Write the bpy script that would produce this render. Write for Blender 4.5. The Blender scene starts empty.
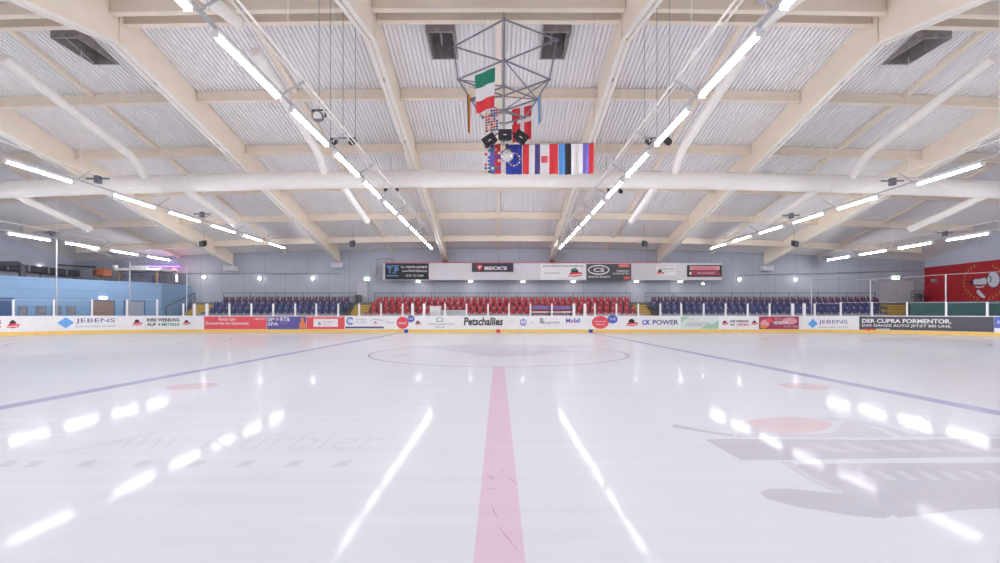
import bpy, math, random
from mathutils import Vector
random.seed(7)
PI = math.pi
SC = bpy.context.scene
COL = SC.collection
# ------------------------------------------------------------------ camera model (photo 1000 x 563)
F, CX, HY, H = 465.0, 498.5, 314.5, 1.35
def Xat(px, D): return (px - CX) * D / F
def Zat(py, D): return H + (HY - py) * D / F
ARCH = 0.0008
RIDGE = 17.3
def deck_z(x, d):                 # height of the underside of the roof deck
    return H + 11.68 - 0.24 * abs(d - RIDGE) - ARCH * x * x
def beam_z(x, d):                 # underside of the roof beams
    return H + 10.24 - 0.2246 * abs(d - RIDGE) - ARCH * x * x

# ------------------------------------------------------------------ materials
MATS = {}
def mat(name, c, rough=0.5, metal=0.0, emit=0.0, var=0.06, nscale=3.0, spec=0.5, bump=0.0, bscale=40.0):
    if name in MATS: return MATS[name]
    m = bpy.data.materials.new(name); m.use_nodes = True
    nt = m.node_tree; b = nt.nodes['Principled BSDF']
    b.inputs['Roughness'].default_value = rough
    b.inputs['Metallic'].default_value = metal
    b.inputs['Specular IOR Level'].default_value = spec
    tc = nt.nodes.new('ShaderNodeTexCoord')
    if var > 0:
        n = nt.nodes.new('ShaderNodeTexNoise'); n.inputs['Scale'].default_value = nscale; n.inputs['Detail'].default_value = 3
        r = nt.nodes.new('ShaderNodeValToRGB')
        r.color_ramp.elements[0].position = 0.3; r.color_ramp.elements[1].position = 0.7
        r.color_ramp.elements[0].color = tuple(max(0, x * (1 - var)) for x in c) + (1,)
        r.color_ramp.elements[1].color = tuple(min(1, x * (1 + var)) for x in c) + (1,)
        nt.links.new(tc.outputs['Object'], n.inputs['Vector'])
        nt.links.new(n.outputs['Fac'], r.inputs['Fac']); nt.links.new(r.outputs['Color'], b.inputs['Base Color'])
    else:
        b.inputs['Base Color'].default_value = tuple(c) + (1,)
    if bump > 0:
        n2 = nt.nodes.new('ShaderNodeTexNoise'); n2.inputs['Scale'].default_value = bscale
        bp = nt.nodes.new('ShaderNodeBump'); bp.inputs['Strength'].default_value = bump; bp.inputs['Distance'].default_value = 0.01
        nt.links.new(tc.outputs['Object'], n2.inputs['Vector'])
        nt.links.new(n2.outputs['Fac'], bp.inputs['Height']); nt.links.new(bp.outputs['Normal'], b.inputs['Normal'])
    if emit > 0:
        b.inputs['Emission Color'].default_value = tuple(c) + (1,)
        b.inputs['Emission Strength'].default_value = emit
    MATS[name] = m
    return m

cream = mat('cream_paint', (0.90, 0.795, 0.665), 0.45, var=0.03, nscale=1.2)
cream_lt = mat('cream_white_paint', (0.93, 0.89, 0.83), 0.45, var=0.02)
deckm = mat('roof_deck', (0.92, 0.895, 0.905), 0.55, var=0.03, nscale=0.6)
ductm = mat('duct_white', (0.92, 0.88, 0.83), 0.4, var=0.02)
white = mat('white_paint', (0.88, 0.87, 0.88), 0.4, var=0.02)
boardw = mat('board_white', (0.88, 0.87, 0.89), 0.3, var=0.02)
yellow = mat('yellow_plastic', (0.88, 0.60, 0.17), 0.35, var=0.05)
steel = mat('grey_steel', (0.21, 0.21, 0.25), 0.4, 0.3)
galv = mat('galvanised', (0.55, 0.55, 0.58), 0.4, 0.5)
black = mat('black_metal', (0.02, 0.02, 0.025), 0.4)
darkg = mat('dark_grey', (0.10, 0.10, 0.12), 0.5)
midg = mat('mid_grey', (0.33, 0.33, 0.37), 0.5)
hatchm = mat('hatch_grey', (0.34, 0.31, 0.31), 0.6, var=0.2, nscale=6)
concrete = mat('concrete', (0.19, 0.185, 0.20), 0.8, var=0.12, nscale=2)
redp = mat('red_seat_plastic', (0.45, 0.03, 0.045), 0.35, var=0.1, nscale=4)
bluep = mat('blue_seat_plastic', (0.06, 0.07, 0.20), 0.35, var=0.1, nscale=4)
maroon = mat('maroon_seat_plastic', (0.115, 0.05, 0.10), 0.4, var=0.1)
lamp_on = mat('tube_light', (0.97, 0.975, 1.0), 0.3, emit=72.0, var=0)
lamp_spot = mat('bulkhead_light', (1.0, 0.95, 0.90), 0.3, emit=20.0, var=0)
exit_on = mat('exit_light', (0.75, 1.0, 0.8), 0.3, emit=2.2, var=0)
exit_green = mat('exit_green', (0.05, 0.6, 0.2), 0.3, emit=0.6, var=0)
red_on = mat('red_beacon_light', (1.0, 0.05, 0.06), 0.3, emit=10.0, var=0)
violet_on = mat('violet_light', (0.35, 0.15, 1.0), 0.3, emit=4.0, var=0)
yellowstep = mat('yellow_step', (0.62, 0.42, 0.10), 0.6, var=0.1)
teal = mat('teal_panel', (0.03, 0.105, 0.11), 0.5, var=0.12, nscale=1.5)
pinkw = mat('barrier_grey_pink', (0.50, 0.40, 0.44), 0.5, var=0.06)

def joint_mat(name, c, cj, w, h, rough=0.6, mortar=0.012, offset=0.5):
    """painted block / panel wall: joints from a brick texture laid on the wall's own plane"""
    m = bpy.data.materials.new(name); m.use_nodes = True
    nt = m.node_tree; b = nt.nodes['Principled BSDF']; b.inputs['Roughness'].default_value = rough
    uv = nt.nodes.new('ShaderNodeUVMap')
    br = nt.nodes.new('ShaderNodeTexBrick'); br.offset = offset
    br.inputs['Scale'].default_value = 1.0
    br.inputs['Brick Width'].default_value = w; br.inputs['Row Height'].default_value = h
    br.inputs['Mortar Size'].default_value = mortar; br.inputs['Mortar Smooth'].default_value = 0.3
    br.inputs['Color1'].default_value = tuple(c) + (1,)
    br.inputs['Color2'].default_value = tuple(x * 0.955 for x in c) + (1,)
    br.inputs['Mortar'].default_value = tuple(cj) + (1,)
    nt.links.new(uv.outputs['UV'], br.inputs['Vector'])
    n = nt.nodes.new('ShaderNodeTexNoise'); n.inputs['Scale'].default_value = 0.7; n.inputs['Detail'].default_value = 4
    nt.links.new(uv.outputs['UV'], n.inputs['Vector'])
    mr = nt.nodes.new('ShaderNodeMapRange'); mr.inputs['To Min'].default_value = 0.9; mr.inputs['To Max'].default_value = 1.08
    nt.links.new(n.outputs['Fac'], mr.inputs['Value'])
    mx = nt.nodes.new('ShaderNodeMix'); mx.data_type = 'RGBA'; mx.blend_type = 'MULTIPLY'; mx.inputs[0].default_value = 1
    nt.links.new(br.outputs['Color'], mx.inputs[6]); nt.links.new(mr.outputs['Result'], mx.inputs[7])
    nt.links.new(mx.outputs[2], b.inputs['Base Color'])
    MATS[name] = m
    return m
wall_far_m = joint_mat('far_wall_panels', (0.475, 0.51, 0.595), (0.34, 0.365, 0.44), 1.9, 60.0, mortar=0.025, offset=0.0)
wall_end_m = joint_mat('end_wall_panels', (0.58, 0.61, 0.73), (0.49, 0.52, 0.63), 2.4, 1.5, mortar=0.02, offset=0.0)
blue_wall_m = joint_mat('blue_block_wall', (0.27, 0.43, 0.66), (0.21, 0.35, 0.57), 60.0, 0.62, mortar=0.03)
brick_m = joint_mat('brown_brick', (0.32, 0.20, 0.16), (0.42, 0.36, 0.33), 0.4, 0.16, mortar=0.02)

def ice_nodes(m, base, rough):
    m.use_nodes = True
    nt = m.node_tree; b = nt.nodes['Principled BSDF']
    tc = nt.nodes.new('ShaderNodeTexCoord')
    mp = nt.nodes.new('ShaderNodeMapping'); mp.inputs['Scale'].default_value = (0.22, 3.2, 1)
    nt.links.new(tc.outputs['Object'], mp.inputs['Vector'])
    n = nt.nodes.new('ShaderNodeTexNoise'); n.inputs['Scale'].default_value = 1.6; n.inputs['Detail'].default_value = 6
    nt.links.new(mp.outputs['Vector'], n.inputs['Vector'])
    r = nt.nodes.new('ShaderNodeValToRGB')
    r.color_ramp.elements[0].position = 0.3; r.color_ramp.elements[1].position = 0.7
    r.color_ramp.elements[0].color = tuple(x * 0.965 for x in base) + (1,)
    r.color_ramp.elements[1].color = tuple(min(1, x * 1.02) for x in base) + (1,)
    nt.links.new(n.outputs['Fac'], r.inputs['Fac']); nt.links.new(r.outputs['Color'], b.inputs['Base Color'])
    mr = nt.nodes.new('ShaderNodeMapRange'); mr.inputs['To Min'].default_value = rough * 0.75; mr.inputs['To Max'].default_value = rough * 1.3
    nt.links.new(n.outputs['Fac'], mr.inputs['Value']); nt.links.new(mr.outputs['Result'], b.inputs['Roughness'])
    b.inputs['Specular IOR Level'].default_value = 0.0
    gl = nt.nodes.new('ShaderNodeBsdfGlossy'); nt.links.new(mr.outputs['Result'], gl.inputs['Roughness'])
    fr = nt.nodes.new('ShaderNodeFresnel'); fr.inputs['IOR'].default_value = 1.31
    pw = nt.nodes.new('ShaderNodeMath'); pw.operation = 'POWER'; pw.inputs[1].default_value = 1.45
    fm_ = nt.nodes.new('ShaderNodeMapRange'); fm_.inputs['To Min'].default_value = 0.004; fm_.inputs['To Max'].default_value = 0.58
    mxs = nt.nodes.new('ShaderNodeMixShader'); out = nt.nodes['Material Output']
    nt.links.new(fr.outputs[0], pw.inputs[0]); nt.links.new(pw.outputs[0], fm_.inputs['Value']); nt.links.new(fm_.outputs['Result'], mxs.inputs[0])
    gl2 = nt.nodes.new('ShaderNodeBsdfGlossy'); gl2.inputs['Roughness'].default_value = 0.20
    mg = nt.nodes.new('ShaderNodeMixShader'); mg.inputs[0].default_value = 0.42
    nt.links.new(gl.outputs[0], mg.inputs[1]); nt.links.new(gl2.outputs[0], mg.inputs[2])
    nt.links.new(b.outputs[0], mxs.inputs[1]); nt.links.new(mg.outputs[0], mxs.inputs[2]); nt.links.new(mxs.outputs[0], out.inputs[0])
    # fine resurfacing ripples left across the rink, and skate scratches
    n3 = nt.nodes.new('ShaderNodeTexNoise'); n3.inputs['Scale'].default_value = 26; n3.inputs['Detail'].default_value = 4
    mp3 = nt.nodes.new('ShaderNodeMapping'); mp3.inputs['Scale'].default_value = (0.10, 1.0, 1)
    nt.links.new(tc.outputs['Object'], mp3.inputs['Vector']); nt.links.new(mp3.outputs['Vector'], n3.inputs['Vector'])
    bp = nt.nodes.new('ShaderNodeBump'); bp.inputs['Strength'].default_value = 0.035; bp.inputs['Distance'].default_value = 0.004
    nt.links.new(n3.outputs['Fac'], bp.inputs['Height'])
    nt.links.new(bp.outputs['Normal'], gl.inputs['Normal'])
    return m
def ice_mat(name, base, rough=0.065):
    if name not in MATS:
        MATS[name] = ice_nodes(bpy.data.materials.new(name), base, rough)
    return MATS[name]
ICE = (0.672, 0.676, 0.72)
ice_m = ice_mat('ice', ICE)
ice_red = ice_mat('ice_red_line', (0.675, 0.515, 0.60))
ice_blue = ice_mat('ice_blue_line', (0.42, 0.42, 0.58))
ice_grey = ice_mat('ice_grey_paint', (0.535, 0.52, 0.575))
ice_grey2 = ice_mat('ice_light_grey_paint', (0.60, 0.59, 0.64))
ice_thin = ice_mat('ice_thin_line', (0.46, 0.42, 0.51))
ice_pink = ice_mat('ice_pink_paint', (0.67, 0.545, 0.585))

def glass_mat():
    m = bpy.data.materials.new('clear_glass'); m.use_nodes = True
    nt = m.node_tree; nt.nodes.clear()
    o = nt.nodes.new('ShaderNodeOutputMaterial'); mx = nt.nodes.new('ShaderNodeMixShader')
    t = nt.nodes.new('ShaderNodeBsdfTransparent'); t.inputs[0].default_value = (0.95, 0.97, 0.97, 1)
    g = nt.nodes.new('ShaderNodeBsdfGlossy'); g.inputs['Roughness'].default_value = 0.03
    fr = nt.nodes.new('ShaderNodeFresnel'); fr.inputs['IOR'].default_value = 1.3
    nt.links.new(fr.outputs[0], mx.inputs[0]); nt.links.new(t.outputs[0], mx.inputs[1]); nt.links.new(g.outputs[0], mx.inputs[2])
    nt.links.new(mx.outputs[0], o.inputs[0])
    return m
glass = glass_mat()

# ------------------------------------------------------------------ mesh building
class MB:
    def __init__(s): s.v = []; s.f = []; s.mi = []; s.uv = {}; s.cur = 0
    def face(s, pts, uv=None):
        i = len(s.v); s.v += [Vector(p) for p in pts]; s.f.append(list(range(i, i + len(pts)))); s.mi.append(s.cur)
        if uv: s.uv[len(s.f) - 1] = uv
    def mesh(s, vs, fs):
        i = len(s.v); s.v += [Vector(p) for p in vs]
        for f in fs: s.f.append([i + k for k in f]); s.mi.append(s.cur)
    def hexa(s, c):      # 8 corners: bottom 4 ccw, top 4 ccw
        s.mesh(c, [(3, 2, 1, 0), (4, 5, 6, 7), (0, 1, 5, 4), (1, 2, 6, 5), (2, 3, 7, 6), (3, 0, 4, 7)])
    def box(s, x0, x1, y0, y1, z0, z1):
        s.hexa([(x0, y0, z0), (x1, y0, z0), (x1, y1, z0), (x0, y1, z0), (x0, y0, z1), (x1, y0, z1), (x1, y1, z1), (x0, y1, z1)])
    def bar(s, p, q, w, h, up=(0, 0, 1)):    # rectangular bar, section w x h, centred on p-q
        p, q = Vector(p), Vector(q); d = (q - p).normalized(); up = Vector(up)
        if abs(d.dot(up)) > 0.98: up = Vector((0, 1, 0))
        a = d.cross(up).normalized() * (w / 2); b = a.cross(d).normalized() * (h / 2)
        s.hexa([p - a - b, p + a - b, q + a - b, q - a - b, p - a + b, p + a + b, q + a + b, q - a + b])
    def tube(s, p, q, r, n=8, r2=None, cap=True):
        p, q = Vector(p), Vector(q); d = (q - p).normalized()
        up = Vector((0, 0, 1)) if abs(d.z) < 0.9 else Vector((1, 0, 0))
        a = d.cross(up).normalized(); b = a.cross(d)
        r2 = r if r2 is None else r2; vs = []
        for k in range(n):
            t = 2 * PI * k / n; e = a * math.cos(t) + b * math.sin(t)
            vs += [p + e * r, q + e * r2]
        fs = [(2 * k, 2 * ((k + 1) % n), 2 * ((k + 1) % n) + 1, 2 * k + 1) for k in range(n)]
        if cap: fs += [tuple(2 * k for k in range(n))[::-1], tuple(2 * k + 1 for k in range(n))]
        s.mesh(vs, fs)
    def path(s, pts, r, n=12):
        pts = [Vector(p) for p in pts]; rings = []
        for i, p in enumerate(pts):
            d = (pts[min(i + 1, len(pts) - 1)] - pts[max(i - 1, 0)]).normalized()
            up = Vector((0, 0, 1)) if abs(d.z) < 0.9 else Vector((1, 0, 0))
            a = d.cross(up).normalized(); b = a.cross(d)
            rings.append([p + (a * math.cos(2 * PI * k / n) + b * math.sin(2 * PI * k / n)) * r for k in range(n)])
        vs = [v for ring in rings for v in ring]; fs = []
        for i in range(len(pts) - 1):
            for k in range(n):
                fs.append((i * n + k, i * n + (k + 1) % n, (i + 1) * n + (k + 1) % n, (i + 1) * n + k))
        fs += [tuple(range(n))[::-1], tuple((len(pts) - 1) * n + k for k in range(n))]
        s.mesh(vs, fs)
    def sphere(s, c, r, n=16, m=10):
        c = Vector(c); vs = [c + Vector((0, 0, r))]
        for j in range(1, m):
            for k in range(n):
                a, b = PI * j / m, 2 * PI * k / n
                vs.append(c + Vector((math.sin(a) * math.cos(b), math.sin(a) * math.sin(b), math.cos(a))) * r)
        vs.append(c - Vector((0, 0, r))); L = len(vs) - 1
        fs = [(0, 1 + k, 1 + (k + 1) % n) for k in range(n)]
        for j in range(m - 2):
            for k in range(n): fs.append((1 + j * n + k, 1 + (j + 1) * n + k, 1 + (j + 1) * n + (k + 1) % n, 1 + j * n + (k + 1) % n))
        fs += [(L, 1 + (m - 2) * n + (k + 1) % n, 1 + (m - 2) * n + k) for k in range(n)]
        s.mesh(vs, fs)
    def build(s, name, mats, parent=None, origin=None, smooth=False):
        if not isinstance(mats, (list, tuple)): mats = [mats]
        if parent is not None:
            off = Vector((0, 0, 0)); p = parent
            while p is not None: off += p.location; p = p.parent
            loc = Vector((0, 0, 0))
        else:
            if origin is None:
                xs = [v.x for v in s.v]; ys = [v.y for v in s.v]; zs = [v.z for v in s.v]
                origin = ((min(xs) + max(xs)) / 2, (min(ys) + max(ys)) / 2, min(zs))
            off = Vector(origin); loc = off
        me = bpy.data.meshes.new(name)
        me.from_pydata([v - off for v in s.v], [], s.f)
        for m in mats: me.materials.append(m)
        for p, mi in zip(me.polygons, s.mi): p.material_index = mi; p.use_smooth = smooth
        if s.uv:
            ul = me.uv_layers.new(name='UVMap')
            for fi, uvs in s.uv.items():
                for li, t in zip(me.polygons[fi].loop_indices, uvs): ul.data[li].uv = t
        me.update()
        o = bpy.data.objects.new(name, me); COL.objects.link(o)
        o.location = loc
        if parent is not None: o.parent = parent
        return o

def tag(o, label=None, cat=None, group=None, kind=None):
    if label: o['label'] = label
    if cat: o['category'] = cat
    if group: o['group'] = group
    if kind: o['kind'] = kind
    return o
def thing(name, loc, label, cat, group=None):
    o = bpy.data.objects.new(name, None); COL.objects.link(o); o.location = loc
    o.empty_display_size = 0.2
    return tag(o, label, cat, group)
def dup(root, loc, label=None, group=None, rotz=None):
    r = root.copy(); COL.objects.link(r); r.location = loc
    if rotz is not None: r.rotation_euler = (0, 0, rotz)
    if label: r['label'] = label
    if group: r['group'] = group
    for ch in list(root.children):
        c = ch.copy(); COL.objects.link(c); c.parent = r
        for g in list(ch.children):
            d = g.copy(); COL.objects.link(d); d.parent = c
    return r
ORD = ['', 'first', 'second', 'third', 'fourth', 'fifth', 'sixth', 'seventh', 'eighth', 'ninth', 'tenth', 'eleventh', 'twelfth',
       'thirteenth', 'fourteenth', 'fifteenth', 'sixteenth', 'seventeenth', 'eighteenth', 'nineteenth', 'twentieth']
TENS = {20: 'twenty', 30: 'thirty', 40: 'forty'}
def ordw(n):
    if n <= 20: return ORD[n]
    t, u = n // 10 * 10, n % 10
    return (TENS[t][:-1] + 'ieth') if u == 0 else TENS[t] + '-' + ORD[u]
def side(x): return 'blue wall side' if x < 0 else 'red wall side'

# ------------------------------------------------------------------ surfaces that carry print
XL, XR, R, DB = -23.0, 22.4, 8.5, 34.4          # rink boards: straight run, corner radius, distance
NEAR_B = -1.9
def brd(s):
    if s > XR:
        t = (s - XR) / R
        if t <= PI / 2: return (XR + R * math.sin(t), DB - R + R * math.cos(t)), (-math.sin(t), -math.cos(t))
        return (XR + R, DB - R - (s - XR - R * PI / 2)), (-1, 0)
    if s < XL:
        t = (XL - s) / R
        if t <= PI / 2: return (XL - R * math.sin(t), DB - R + R * math.cos(t)), (math.sin(t), -math.cos(t))
        return (XL - R, DB - R - (XL - s - R * PI / 2)), (1, 0)
    return (s, DB), (0, -1)
def s_of(px):
    a, b = XL - R * 1.5, XR + R * 1.5
    for _ in range(50):
        m = (a + b) / 2; (x, y), _n = brd(m)
        if CX + F * x / y < px: a = m
        else: b = m
    return (a + b) / 2
class Boards:
    step = 0.35
    def uv(s, px, py):
        u = s_of(px); (x, y), n = brd(u); return u, Zat(py, y)
    def pt(s, u, v, off): (x, y), n = brd(u); return Vector((x + n[0] * off, y + n[1] * off, v))
class Front:                    # a plane facing the camera at distance d
    step = 1e9
    def __init__(s, d): s.d = d
    def uv(s, px, py): return Xat(px, s.d), Zat(py, s.d)
    def pt(s, u, v, off): return Vector((u, s.d - off, v))
class SideWall:                 # plane x = X, seen obliquely; u grows with px
    step = 1e9
    def __init__(s, X): s.X = X; s.sg = 1 if X > 0 else -1
    def uv(s, px, py): d = F * s.X / (px - CX); return -s.sg * d, Zat(py, d)
    def pt(s, u, v, off): return Vector((s.X - s.sg * off, -s.sg * u, v))
class Oblique:                  # vertical plane through two plan points
    step = 1e9
    def __init__(s, a, b): s.a = Vector(a); s.d = (Vector(b) - Vector(a)).normalized(); s.n = Vector((s.d.y, -s.d.x))
    def uv(s, px, py):
        k = (px - CX) / F      # a.x + t d.x = k (a.y + t d.y)
        t = (k * s.a.y - s.a.x) / (s.d.x - k * s.d.y); y = s.a.y + t * s.d.y
        return t, Zat(py, y)
    def pt(s, u, v, off): p = s.a + s.d * u + s.n * off; return Vector((p.x, p.y, v))
class Ice:
    step = 1e9
    def uv(s, px, py): d = F * H / (py - HY); return Xat(px, d), d
    def pt(s, u, v, off): return Vector((u, v, off))
BO, IC = Boards(), Ice()
_tc = {}
def text_geo(txt, bold, shear):
    key = (txt, bold, shear)
    if key in _tc: return _tc[key]
    cu = bpy.data.curves.new('lettering', 'FONT'); cu.body = txt; cu.size = 1; cu.offset = bold; cu.shear = shear; cu.resolution_u = 3
    cu.align_x = 'CENTER'; cu.space_line = 0.95
    o = bpy.data.objects.new('lettering', cu); COL.objects.link(o)
    dg = bpy.context.evaluated_depsgraph_get(); ev = o.evaluated_get(dg); me = ev.to_mesh()
    vs = [(v.co.x, v.co.y) for v in me.vertices]; fs = [tuple(p.vertices) for p in me.polygons]
    ev.to_mesh_clear(); bpy.data.objects.remove(o); bpy.data.curves.remove(cu)
    x0, x1 = min(v[0] for v in vs), max(v[0] for v in vs); y0, y1 = min(v[1] for v in vs), max(v[1] for v in vs)
    _tc[key] = ([((x - x0) / (x1 - x0), (y - y0) / (y1 - y0)) for x, y in vs], fs)
    return _tc[key]
def text(sf, txt, x0, y0, x1, y1, m, parent, off=0.016, bold=0.0, shear=0.0, name='lettering'):
    vs, fs = text_geo(txt, bold, shear)
    a, zb = sf.uv(x0, y1); b, zt = sf.uv(x1, y0)
    b, zb2 = sf.uv(x1, y1); _a, zt2 = sf.uv(x0, y0)
    mb = MB()
    if isinstance(sf, Ice):
        mb.mesh([sf.pt(*sf.uv(x0 + (x1 - x0) * u, y1 + (y0 - y1) * w), off) for u, w in vs], fs)
    else:
        lo, hi = (zb + zb2) / 2, (zt + zt2) / 2
        mb.mesh([sf.pt(a + (b - a) * u, lo + (hi - lo) * w, off) for u, w in vs], fs)
    return mb.build(name, m, parent)
def poly(sf, pts, m, parent, name, off=0.014, mb=None):
    mb0 = mb or MB()
    mb0.face([sf.pt(*sf.uv(*p), off) for p in pts])
    if mb is None: return mb0.build(name, m, parent)
def ell(cx, cy, rx, ry, n=28, a0=0.0, a1=2 * PI):
    return [(cx + rx * math.cos(a0 + (a1 - a0) * k / n), cy - ry * math.sin(a0 + (a1 - a0) * k / n)) for k in range(n)]
def ring(sf, cx, cy, rx, ry, w, m, parent, name, off=0.015, a0=0.0, a1=2 * PI, n=32):
    mb = MB()
    for k in range(n):
        t, u = a0 + (a1 - a0) * k / n, a0 + (a1 - a0) * (k + 1) / n
        q = [(cx + (rx + e) * math.cos(a), cy - (ry + e) * math.sin(a)) for a, e in ((t, -w / 2), (t, w / 2), (u, w / 2), (u, -w / 2))]
        mb.face([sf.pt(*sf.uv(*p), off) for p in q])
    return mb.build(name, m, parent)
def slab(sf, x0, y0, x1, y1, off0, off1, mb=None, flat=None):
    """a board of real thickness on surface sf covering the pixel box"""
    mb = mb or MB()
    u0, za = sf.uv(x0, y1); u1, zb = sf.uv(x1, y1); _, zc = sf.uv(x0, y0); _, zd = sf.uv(x1, y0)
    lo, hi = (za + zb) / 2, (zc + zd) / 2
    if flat: lo, hi = flat
    n = max(1, int(abs(u1 - u0) / sf.step)); 
    for k in range(n):
        a, b = u0 + (u1 - u0) * k / n, u0 + (u1 - u0) * (k + 1) / n
        fr = [sf.pt(a, lo, off1), sf.pt(b, lo, off1), sf.pt(b, hi, off1), sf.pt(a, hi, off1)]
        bk = [sf.pt(a, lo, off0), sf.pt(b, lo, off0), sf.pt(b, hi, off0), sf.pt(a, hi, off0)]
        mb.face(fr); mb.face([bk[1], bk[0], bk[3], bk[2]])
        mb.face([bk[0], bk[1], fr[1], fr[0]]); mb.face([fr[3], fr[2], bk[2], bk[3]])
        if k == 0: mb.face([bk[0], fr[0], fr[3], bk[3]])
        if k == n - 1: mb.face([fr[1], bk[1], bk[2], fr[2]])
    return mb

# ------------------------------------------------------------------ SETTING
WX, FARY, NEARY = 38.0, 41.5, -7.0
mb = MB()
mb.face([(-WX, NEARY, -0.06), (WX, NEARY, -0.06), (WX, FARY, -0.06), (-WX, FARY, -0.06)])
tag(mb.build('floor_hall', concrete), kind='structure')
mb = MB()   # the ice sheet follows the boards
pts = []
SE = XR + R * PI / 2
outl = []
for k in range(13):
    t = PI / 2 * k / 12; outl.append((XR + R * math.sin(t), DB - R + R * math.cos(t)))
for k in range(13):
    t = PI / 2 * k / 12; outl.append((XR + R * math.cos(t), NEAR_B + R - R * math.sin(t)))
for k in range(13):
    t = PI / 2 * k / 12; outl.append((XL - R * math.sin(t), NEAR_B + R - R * math.cos(t)))
for k in range(13):
    t = PI / 2 * k / 12; outl.append((XL - R * math.cos(t), DB - R + R * math.sin(t)))
top = [(x, y, 0.0) for x, y in outl][::-1]
mb.face(top)
n = len(top)
for k in range(n):
    a, b = top[k], top[(k + 1) % n]
    mb.face([a, (a[0], a[1], -0.05), (b[0], b[1], -0.05), b])
ice = mb.build('floor_ice', ice_m, origin=(0, 0, 0)); tag(ice, kind='structure')

def wall(name, pts, m):
    mb = MB(); p = [Vector(q) for q in pts]
    d = (p[1] - p[0]); L = d.length
    mb.face(p, uv=[((q - p[0]).dot(d) / L, q.z) for q in p])
    return tag(mb.build(name, m), kind='structure')
zc = deck_z(0, FARY); 
def walltop(y, n=24):
    return [(x, y, deck_z(x, FARY)) for x in [WX - 2 * WX * k / n for k in range(n + 1)]]
wall('wall_far', [(-WX, FARY, -0.06), (WX, FARY, -0.06)] + walltop(FARY), wall_far_m)
wall('wall_near', [(WX, NEARY, -0.06), (-WX, NEARY, -0.06)] + [(-x, NEARY, z) for x, y, z in walltop(NEARY)], wall_end_m)
GX = WX
for sg, nm in ((-1, 'left'), (1, 'right')):
    a, b = (NEARY, FARY) if sg < 0 else (FARY, NEARY)
    x = sg * WX
    wall('wall_' + nm, [(x, a, -0.06), (x, b, -0.06), (x, b, deck_z(x, b)), (x, RIDGE, deck_z(x, RIDGE)), (x, a, deck_z(x, a))], wall_end_m)

# trapezoidal roof deck with four smoke hatch openings
HATCH = [(-2.8, -1.8), (1.8, 2.8), (-17.4, -16.4), (16.6, 17.6)]
HY0, HY1 = 18.15, 20.0
mb = MB(); per = 0.19; nper = int(2 * GX / per) + 1
cols = []
for k in range(nper):
    x = -GX + k * per
    cols += [(x, 0.0), (x + 0.11, 0.0), (x + 0.125, 0.10), (x + 0.175, 0.10)]
rows = [NEARY, RIDGE, HY0, HY1, FARY]
vs = [(x, y, deck_z(x, y) + dz) for y in rows for x, dz in cols]; fs = []
nc = len(cols)
for j in range(len(rows) - 1):
    for i in range(nc - 1):
        xm = (cols[i][0] + cols[i + 1][0]) / 2
        if j == 2 and any(a < xm < b for a, b in HATCH): continue
        fs.append((j * nc + i, (j + 1) * nc + i, (j + 1) * nc + i + 1, j * nc + i + 1))
mb.mesh(vs, fs)
tag(mb.build('ceiling', deckm), kind='structure')
for i, (a, b) in enumerate(HATCH):
    xm = (a + b) / 2
    t = thing('roof_hatch', (xm, (HY0 + HY1) / 2, deck_z(xm, HY0)),
              ['grey smoke hatch in the roof beside the flag frame on the blue wall side', 'grey smoke hatch in the roof beside the flag frame on the red wall side',
               'outer grey smoke hatch in the roof deck on the blue wall side', 'outer grey smoke hatch in the roof deck on the red wall side'][i], 'roof hatch', 'smoke hatches in the roof')
    z0, z1 = deck_z(xm, HY1) - 0.03, deck_z(xm, HY0) + 0.75
    m = MB(); w = 0.05
    m.box(a - w, a, HY0 - w, HY1 + w, z0 - 0.02, z1); m.box(b, b + w, HY0 - w, HY1 + w, z0 - 0.02, z1)
    m.box(a, b, HY0 - w, HY0, z0, z1); m.box(a, b, HY1, HY1 + w, z0, z1)
    m.build('shaft', hatchm, t)
    m = MB(); m.box(a - w, b + w, HY0 - w, HY1 + w, z1, z1 + 0.06); m.build('lid', white, t)
    m = MB(); m.tube((xm - 0.1, HY0 + 0.3, z1 - 0.05), (xm - 0.1, HY1 - 0.25, z0 + 0.45), 0.04); m.tube((a, HY0 + 0.9, z1 - 0.3), (b, HY0 + 0.9, z1 - 0.3), 0.03)
    m.tube((xm + 0.2, HY0 + 0.2, z1 - 0.1), (xm + 0.05, HY0 + 0.9, z1 - 0.3), 0.03)
    m.build('opener', galv, t)

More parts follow.
